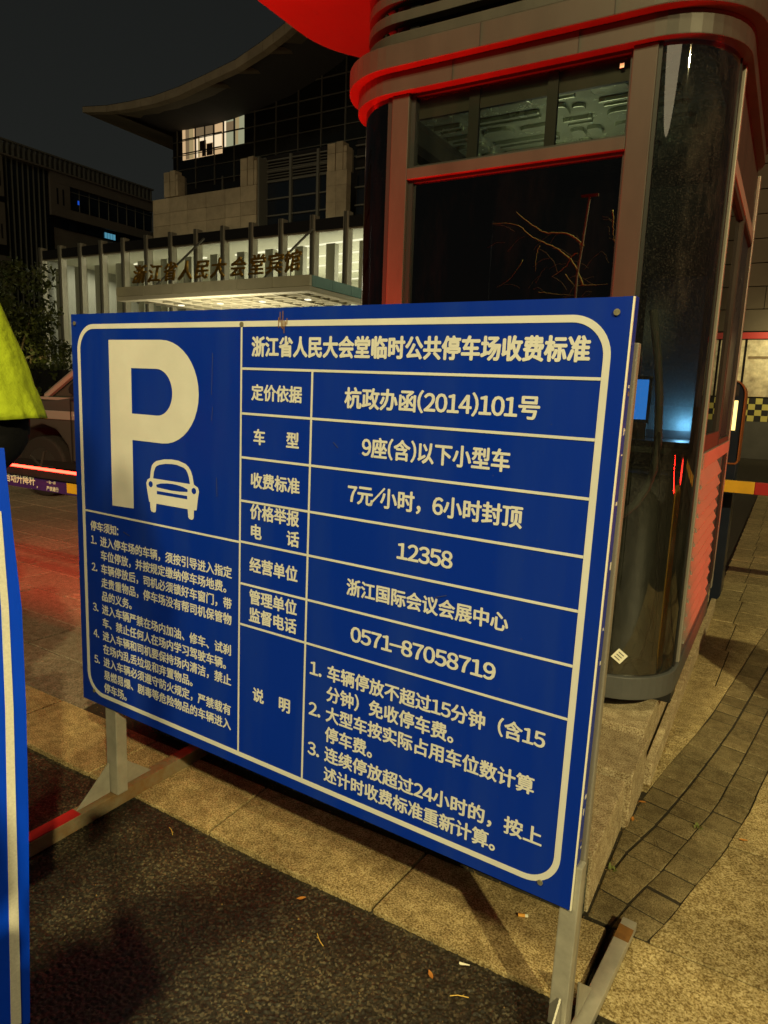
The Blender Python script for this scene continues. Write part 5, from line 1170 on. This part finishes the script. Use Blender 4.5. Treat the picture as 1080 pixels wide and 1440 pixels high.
def person(loc, rz, h, label, top, bottom, pose):
    t = thing('person', label, 'person', loc, rz); k = h / 1.72
    def V(x, y, z): return (x * k, y * k, z * k)
    # faces -y in local space
    eL, wL, eR, wR = pose
    J = [(*V(0, 0, .95), (.15, .10)), (*V(0, .0, 1.08), (.135, .095)), (*V(0, 0, 1.25), (.155, .105)), (*V(0, 0, 1.38), (.13, .085)), (*V(0, -.01, 1.46), .055), (*V(0, -.02, 1.52), .052),
         (*V(-.17, 0, 1.395), .065), (*V(*eL), .045), (*V(*wL), .030), (*V(.17, 0, 1.395), .065), (*V(*eR), .045), (*V(*wR), .030),
         (*V(-.10, 0, .88), .095), (*V(-.11, -.01, .48), .062), (*V(-.12, .02, .09), .042), (*V(-.13, -.12, .035), .036),
         (*V(.10, 0, .88), .095), (*V(.11, -.01, .48), .062), (*V(.12, .02, .09), .042), (*V(.13, -.12, .035), .036)]
    E_ = [(0, 1), (1, 2), (2, 3), (3, 4), (4, 5), (3, 6), (6, 7), (7, 8), (3, 9), (9, 10), (10, 11), (0, 12), (12, 13), (13, 14), (14, 15), (0, 16), (16, 17), (17, 18), (18, 19)]
    body = skin_mesh('body', J, E_, M[bottom], t)
    hm = bpy.data.meshes.new('head'); bm = bmesh.new(); bmesh.ops.create_uvsphere(bm, u_segments=28, v_segments=20, radius=.1)
    for v in bm.verts:
        x, y, z = v.co; v.co = Vector((x * .76, y * .95, z * 1.14))
        if z < 0: v.co.x *= 1 + z * 2.6; v.co.y = v.co.y * (1 + z * 1.2) - .008
        if y < -.05 and abs(z) < .05: 
            if abs(x) < .022: v.co.y -= .018 * (1 - abs(z + .012) / .05) * (1 - abs(x) / .022)
            if .02 < abs(x) < .05 and 0 < z < .035: v.co.y += .008
    bm.to_mesh(hm); bm.free(); hd_ = link_mesh('head', hm, M['skin'], t, smooth=True); hd_.location = V(0, -.025, 1.62)
    for s_ in (-1, 1):
        B().tube([(s_ * .072, .0, -.025), (s_ * .085, .01, 0), (s_ * .076, .012, .03)], [.010, .013, .008], 8).obj('ear', M['skin'], hd_, smooth=True)
        B().tube([(s_ * .028, -.088, .016), (s_ * .028, -.092, .016)], .009, 10).obj('eye', M['black'], hd_)
    B().tube([(-.022, -.088, -.045), (0, -.093, -.047), (.022, -.088, -.045)], .005, 6).obj('mouth', M['redwhite'], hd_)
    hm2 = bpy.data.meshes.new('hair'); bm = bmesh.new(); bmesh.ops.create_uvsphere(bm, u_segments=24, v_segments=16, radius=.107)
    bmesh.ops.delete(bm, geom=[v for v in bm.verts if v.co.z < .025 - (v.co.y + .02) * .9], context='VERTS')
    for v in bm.verts: v.co = Vector((v.co.x * .78, v.co.y * .97 + .004, v.co.z * 1.16)) + noise.noise_vector(v.co * 40) * .004
    bm.to_mesh(hm2); bm.free(); link_mesh('hair', hm2, M['hair'], hd_, smooth=True)
    # jacket over torso and upper arms
    J2 = [(*V(0, 0, .90), (.185, .135)), (*V(0, 0, 1.08), (.165, .12)), (*V(0, 0, 1.25), (.18, .125)), (*V(0, 0, 1.40), (.14, .095)), (*V(0, -.005, 1.46), .062), (*V(-.175, 0, 1.41), .078), (*V(.175, 0, 1.41), .078)]
    E2 = [(0, 1), (1, 2), (2, 3), (3, 4), (3, 5), (3, 6)]
    for s_, e_, w_, i0 in ((-1, eL, wL, 5), (1, eR, wR, 6)):
        j = len(J2); J2 += [(*V(*e_), .062), (*V(*[e_[q] + (w_[q] - e_[q]) * .85 for q in range(3)]), .045)]; E2 += [(i0, j), (j, j + 1)]
    skin_mesh('jacket', J2, E2, M[top], t)
    for e_, w_, s_ in ((eL, wL, -1), (eR, wR, 1)):
        d = Vector(w_) - Vector(e_); Jh, Eh = hand(Vector(V(*w_)), d, s_, t, .8); skin_mesh('hand', Jh, Eh, M['skin'], t, sub=1)
    for s_ in (-1, 1): B().box(s_ * .13 * k - .05, s_ * .13 * k + .05, -.20 * k, .08 * k, 0, .075).obj('shoe', M['black'], t, bevel=.02, segs=3)
    return t
# photographer behind the camera, holding a phone up
toS = Vector((-0.52, 0.85, 0)).normalized(); ang = math.atan2(toS.y, toS.x) + PI / 2
ph = person((2.16, -1.70, 0), ang, 1.72, 'person in grey jacket photographing the sign with a raised phone', 'greycloth', 'jeans', ((-.24, -.16, 1.13), (-.075, -.40, 1.27), (.24, -.16, 1.13), (.075, -.40, 1.27)))
phone = thing('phone', 'black phone held up in both hands toward the sign', 'phone', CAM + Vector((0.012, -0.020, 0.0)) , ang)
B().box(-.038, .038, .0, .008, -.078, .078).obj('phone_body', M['black'], phone, bevel=.004); B().box(-.034, .034, .0082, .0088, -.072, .072).obj('phone_screen', M['carglass'], phone)
# guard at the left edge: only the lime sleeve reaches into view
gd = person((.103, -.536, 0), R(32.4), 1.82, 'person in lime yellow top over black sleeves at the left edge behind the blue board', 'blackcloth', 'blackcloth', ((-.24, -.05, 1.12), (-.15, -.26, .98), (.292, -.066, 1.170), (.16, -.27, 1.03)))
k_ = 1.82 / 1.72
skin_mesh('work_top', [(0, 0, .93 * k_, (.205, .155)), (0, 0, 1.08 * k_, (.20, .145)), (0, 0, 1.25 * k_, (.20, .14)), (0, 0, 1.385 * k_, (.165, .115)), (-.17 * k_, 0, 1.40 * k_, .095), (.17 * k_, 0, 1.40 * k_, .095)], [(0, 1), (1, 2), (2, 3), (3, 4), (3, 5)], M['lime'], gd)
def sleeve(p0, p1, r0, r1, nm='sleeve'):
    """open short sleeve with a gathered hem"""
    p0 = Vector(p0); p1 = Vector(p1); d = (p1 - p0).normalized(); a = Vector((0, 1, 0)); b_ = Vector((1, 0, 0))
    n = 56; m_ = 22; vs = []; fs = []
    for i in range(m_ + 1):
        t_ = i / m_; c_ = p0.lerp(p1, t_); r_ = r0 + (r1 - r0) * t_ ** 1.3
        if i == 0: r_ *= .80
        for q in range(n):
            an = 2 * PI * q / n
            wob = .0026 * math.sin(an * 9 + t_ * 5) * t_ + .0014 * math.sin(an * 17 - t_ * 11) * t_ + .0030 * math.sin(an * 3 + t_ * 7)
            if t_ > .88: wob += .0022 * math.sin(an * 15) * (t_ - .88) / .12
            if abs(t_ - .77) < .03: wob -= .0016
            vs.append(c_ + (a * math.cos(an) + b_ * math.sin(an)) * (r_ + wob) + d * (.004 * math.sin(an * 2 + 1) if i == m_ else 0))
    for i in range(m_):
        for q in range(n): fs.append((i * n + q, i * n + (q + 1) % n, (i + 1) * n + (q + 1) % n, (i + 1) * n + q))
    o = B().add(vs, fs).obj(nm, M['lime'], gd, smooth=True); md = o.modifiers.new('t', 'SOLIDIFY'); md.thickness = .003; md.offset = -1
def G(p): # world to guard space
    q = Vector(p) - Vector((.103, -.536, 0)); c_, s_ = math.cos(R(32.4)), math.sin(R(32.4)); return (q.x * c_ + q.y * s_, -q.x * s_ + q.y * c_, q.z)
sleeve(G((.262, -.446, 1.60)), G((.389, -.432, 1.283)), .066, .0865)

# ================================================================== STREET LAMPS (out of view, they light the place)
def lamp(loc, aim, label, power, rad, h_pole=None):
    x, y, z = loc; d = Vector((aim[0] - x, aim[1] - y, 0)).normalized(); base = Vector((x, y, 0)) - d * 1.1
    t = thing('street_lamp', label, 'street lamp', base, 0, 'street lamps by the gate')
    q = Vector((x, y, z)) - base
    B().tube([(0, 0, 0), (0, 0, .35)], .12, 12).obj('base', M['blackmetal'], t)
    B().tube([(0, 0, .35), (0, 0, z - .3), tuple(d * .25 + Vector((0, 0, z + .05))), tuple(d * .8 + Vector((0, 0, z + .2)))], [.07, .05, .04, .035], 10).obj('pole', M['blackmetal'], t, smooth=True)
    hd_ = B().tube([tuple(d * .75 + Vector((0, 0, z + .22))), tuple(d * 1.35 + Vector((0, 0, z + .26)))], [.10, .15], 12).obj('lamp_head', M['redwhite'], t)
    B().tube([tuple(Vector((q.x, q.y, z + .065))), tuple(Vector((q.x, q.y, z + .08)))], .13, 20).obj('lamp_face', M['lamp_face'], t)
    l = light('street_lamp_light', 'SPOT', (x, y, z), power, WARM, spot_size=R(150), spot_blend=.5, shadow_soft_size=rad, aim=aim)
lamp(LAMP, (0.8, 0.2, 0.0), 'tall street lamp beside the lane to the right behind the photographer', 5000, .11)
light('branch_fill', 'SPOT', LAMP2, 900, WARM, spot_size=R(30), spot_blend=.6, shadow_soft_size=.1, aim=BW(-1.8, -5.47, 3.0))  # extra narrow spot added at the lamp to brighten the mirrored branches
lamp(LAMP2, (1.2, 0.3, 0.0), 'tall street lamp across the lane straight behind the photographer', 1700, .45)

# bare tree behind the photographer, mirrored in the dark booth window
bt = bthing('bare_tree', 'bare branching tree behind the photographer, mirrored in the dark window', 'tree', (0, 0, 0))
def br(pts, r): return B().tube(pts, r, 6)
def cat_rom(P, n=6):
    P = [Vector(p) for p in P]; P = [P[0] * 2 - P[1]] + P + [P[-1] * 2 - P[-2]]; out_ = []
    for i in range(1, len(P) - 2):
        for k in range(n):
            t_ = k / n; a, b_, c, d = P[i - 1:i + 3]
            out_.append(.5 * ((2 * b_) + (c - a) * t_ + (2 * a - 5 * b_ + 4 * c - d) * t_ ** 2 + (3 * b_ - a - 3 * c + d) * t_ ** 3) + Vector((random.uniform(-.006, .006), 0, random.uniform(-.006, .006))))
    return out_ + [P[-2]]
def bp_(l, dy=0): return [(x, -5.47 + dy, z) for x, y, z in l]
br([(-0.62, -5.9, 0), (-0.66, -5.9, 1.2), (-0.70, -5.8, 2.2), (-0.8, -5.8, 2.9), (-0.6, -5.9, 3.6), (-.5, -6.0, 4.6)], [.12, .10, .08, .05, .03, .015]).obj('trunk', M['bark'], bt, smooth=True)
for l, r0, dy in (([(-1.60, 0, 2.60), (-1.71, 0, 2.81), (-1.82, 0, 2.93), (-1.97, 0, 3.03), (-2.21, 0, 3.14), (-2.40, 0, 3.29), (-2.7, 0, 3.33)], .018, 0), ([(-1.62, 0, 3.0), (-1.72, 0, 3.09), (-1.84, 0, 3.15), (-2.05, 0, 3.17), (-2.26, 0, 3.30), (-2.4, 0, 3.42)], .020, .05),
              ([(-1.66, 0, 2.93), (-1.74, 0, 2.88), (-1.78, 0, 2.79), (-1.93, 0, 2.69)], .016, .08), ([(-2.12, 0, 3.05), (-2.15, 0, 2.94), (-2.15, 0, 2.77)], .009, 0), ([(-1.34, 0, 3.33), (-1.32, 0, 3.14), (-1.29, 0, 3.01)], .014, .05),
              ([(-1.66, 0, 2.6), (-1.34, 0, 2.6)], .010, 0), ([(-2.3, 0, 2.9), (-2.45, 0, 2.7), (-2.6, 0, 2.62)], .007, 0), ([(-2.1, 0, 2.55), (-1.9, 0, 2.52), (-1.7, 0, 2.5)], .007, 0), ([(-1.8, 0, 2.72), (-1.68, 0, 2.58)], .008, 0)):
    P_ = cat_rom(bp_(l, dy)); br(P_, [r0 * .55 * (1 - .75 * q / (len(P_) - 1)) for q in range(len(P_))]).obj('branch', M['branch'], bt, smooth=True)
for q in range(34):
    x = random.uniform(-2.7, -1.3); z = random.uniform(2.45, 3.35); a = random.uniform(-1, 1.4); L = random.uniform(.10, .28); dy = random.uniform(.2, 1.0)
    br(cat_rom([(x, -5.47 - dy, z), (x - L * .5 * math.cos(a), -5.47 - dy, z + L * .5 * math.sin(a) + .02), (x - L * math.cos(a), -5.47 - dy, z + L * math.sin(a) - .01)], 4), .0028).obj('twig', M['bark'], bt)
pw = bthing('thin_pole', 'thin pale pole behind the photographer, mirrored in the dark window', 'pole', (-1.66, -5.42, 0))
B().tube([(0, 0, 0), (0.0, 0, 2.7), (.03, 0, 3.0), (.07, 0, 3.5)], .012, 8).obj('pole', M['mullion_pale'], pw)
B().box(-.02, .16, -.015, .015, 3.49, 3.515).obj('crossbar', M['bark'], pw)

# ================================================================== LITTER AND WEEDS
def bits(nm, x, y, z, rz, label, cat, mt, kind):
    t = thing(nm, label, cat, (x, y, z), rz); t.scale = (.72,) * 3 if kind in ('leaf', 'slip', 'stick') else (1, 1, 1)
    if kind == 'butt':
        B().tube([(-.014, 0, .004), (.004, 0, .004)], .0042, 8).obj('filter', M['filter'], t); B().tube([(.0041, 0, .004), (.012, 0, .0042)], .0041, 8).obj('paper_end', M['paper'], t)
    elif kind == 'leaf':
        bb = B(); n = 7; L = .018; vs = []
        for i in range(n):
            u = i / (n - 1); w_ = .0075 * math.sin(PI * min(1, u * 1.02)) ; zz = .002 + .004 * u * u
            vs += [(-L + 2 * L * u, -w_, zz + .002), (-L + 2 * L * u, 0, zz), (-L + 2 * L * u, w_, zz + .0025)]
        fs = []
        for i in range(n - 1):
            a = i * 3; fs += [(a, a + 3, a + 4, a + 1), (a + 1, a + 4, a + 5, a + 2)]
        o = bb.add(vs, fs).obj('blade', M[mt], t, smooth=True); B().tube([(-.027, 0, .003), (-.017, 0, .002)], .0006, 4).obj('stalk', M['twig'], t)
    elif kind == 'stick':
        B().tube([(-.03, 0, .003), (-.005, .003, .0045), (.03, -.002, .003)], .0016, 5).obj('shaft', M[mt], t); B().tube([(.005, .001, .0035), (.016, .006, .004)], .0008, 4).obj('side_twig', M[mt], t)
    elif kind == 'slip':
        B().add([(-.016, -.004, .003), (.016, -.003, .005), (.017, .003, .0045), (-.015, .004, .0065)], [(0, 1, 2, 3)]).obj('sheet', M[mt], t)
        B().add([(-.016, -.004, .003), (-.015, .004, .0065), (-.018, .003, .009), (-.019, -.004, .006)], [(0, 1, 2, 3)]).obj('fold', M[mt], t)
    elif kind == 'weed':
        rr = random.Random(int(x * 1000))
        for q in range(9):
            a = rr.random() * 6.28; L = rr.uniform(.008, .022); p = Vector((rr.uniform(-.008, .008), rr.uniform(-.008, .008), 0)); e = p + Vector((math.cos(a) * L, math.sin(a) * L, rr.uniform(.004, .015))); s_ = Vector((-math.sin(a), math.cos(a), 0)) * .004
            B().add([p, p.lerp(e, .5) + s_, e, p.lerp(e, .5) - s_], [(0, 1, 2, 3)]).obj('leaf', M['sprout'], t)
    return t
LT = [('cigarette_end', 1.393, .310, .018, 25, 'orange cigarette end lying on the kerb under the right end of the sign', 'cigarette end', None, 'butt'),
      ('paper_slip', 1.331, .085, .012, 20, 'pale narrow paper slip at the asphalt edge below the kerb', 'paper', 'paper', 'slip'),
      ('thin_stick', 1.356, .005, .004, 30, 'thin straw coloured stick on the asphalt near the right leg', 'stick', 'leaf_yellow', 'stick'),
      ('fallen_leaf', 1.531, 1.195, .024, 60, 'yellow fallen leaf on the pale paving beside the platform edge', 'leaf', 'leaf_yellow', 'leaf'),
      ('fallen_leaf', 1.540, 1.035, .022, 10, 'small orange leaf by the platform side where the setts begin to widen', 'leaf', 'leaf_orange', 'leaf'),
      ('fallen_leaf', 1.536, .915, .022, 100, 'orange leaf fragment against the foot of the platform side', 'leaf', 'leaf_orange', 'leaf'),
      ('fallen_leaf', 1.628, .150, .024, 100, 'pale yellow leaf on the slab just right of the foot beam', 'leaf', 'leaf_yellow', 'leaf'),
      ('fallen_leaf', 1.851, 1.003, .024, 5, 'tiny orange leaf on the pale slab right of the dark setts', 'leaf', 'leaf_orange', 'leaf'),
      ('fallen_leaf', 1.471, 2.644, .026, 40, 'dark brown leaf on the pale pavers beside the booth', 'leaf', 'bark', 'leaf'),
      ('fallen_leaf', .863, .040, .004, 40, 'orange leaf scrap on the asphalt near the middle of the kerb', 'leaf', 'leaf_orange', 'leaf'),
      ('fallen_leaf', 1.273, .020, .004, 140, 'brownish orange leaf scrap on the asphalt left of the straw stick', 'leaf', 'leaf_orange', 'leaf'),
      ('thin_stick', .992, -.045, .004, 150, 'short pale stick lying alone on the middle of the asphalt', 'stick', 'leaf_yellow', 'stick'),
      ('thin_stick', .351, .035, .004, -25, 'thin pale stick on the asphalt near the left foot beam', 'stick', 'leaf_yellow', 'stick'),
      ('thin_stick', 1.632, .824, .022, 118, 'thin curved dark twig on the dark setts', 'twig', 'twig', 'stick'),
      ('weed_tuft', 1.720, .998, .018, 0, 'small yellow green weed growing in a joint of the dark setts', 'weed', None, 'weed'),
      ('weed_tuft', 1.541, .628, .018, 0, 'tiny weed at the corner between the platform side and the setts', 'weed', None, 'weed'),
      ('weed_tuft', .012, .06, .006, 0, 'tiny weed in the asphalt seam under the left leg', 'weed', None, 'weed')]
for a in LT: bits(a[0], a[1], a[2], a[3], R(a[4]), a[5], a[6], a[7], a[8])
# grit and leaf crumbs strewn over asphalt and joints
bb = B(); rr = random.Random(5)
for q in range(700):
    u = rr.random()
    if u < .5: x, y, z = rr.uniform(-.6, 1.7), rr.uniform(-1.0, .09), .003
    elif u < .7: x, y, z = rr.uniform(-.6, 1.6), rr.gauss(.395, .012), .012
    else: x, y, z = 1.52 + rr.gauss(0, .012) + .012, rr.uniform(.40, 2.3), .020
    s_ = rr.uniform(.0012, .0035); a = rr.random() * 6.28; c_, d2 = math.cos(a) * s_, math.sin(a) * s_
    bb.add([(x + c_, y + d2, z), (x - d2, y + c_, z + .001), (x - c_, y - d2, z), (x + d2 * .6, y - c_ * .6, z + s_)], [(0, 1, 2), (0, 2, 3), (1, 0, 3), (2, 1, 3)])
M['grit'] = mat('grit', (0.34, 0.22, 0.07), 0.9, col2=(.05, .03, .02), scale=40)
gr = bb.obj('grit', M['grit']); gr['kind'] = 'stuff'; gr['label'] = 'fine grit and leaf crumbs strewn over asphalt and joints'
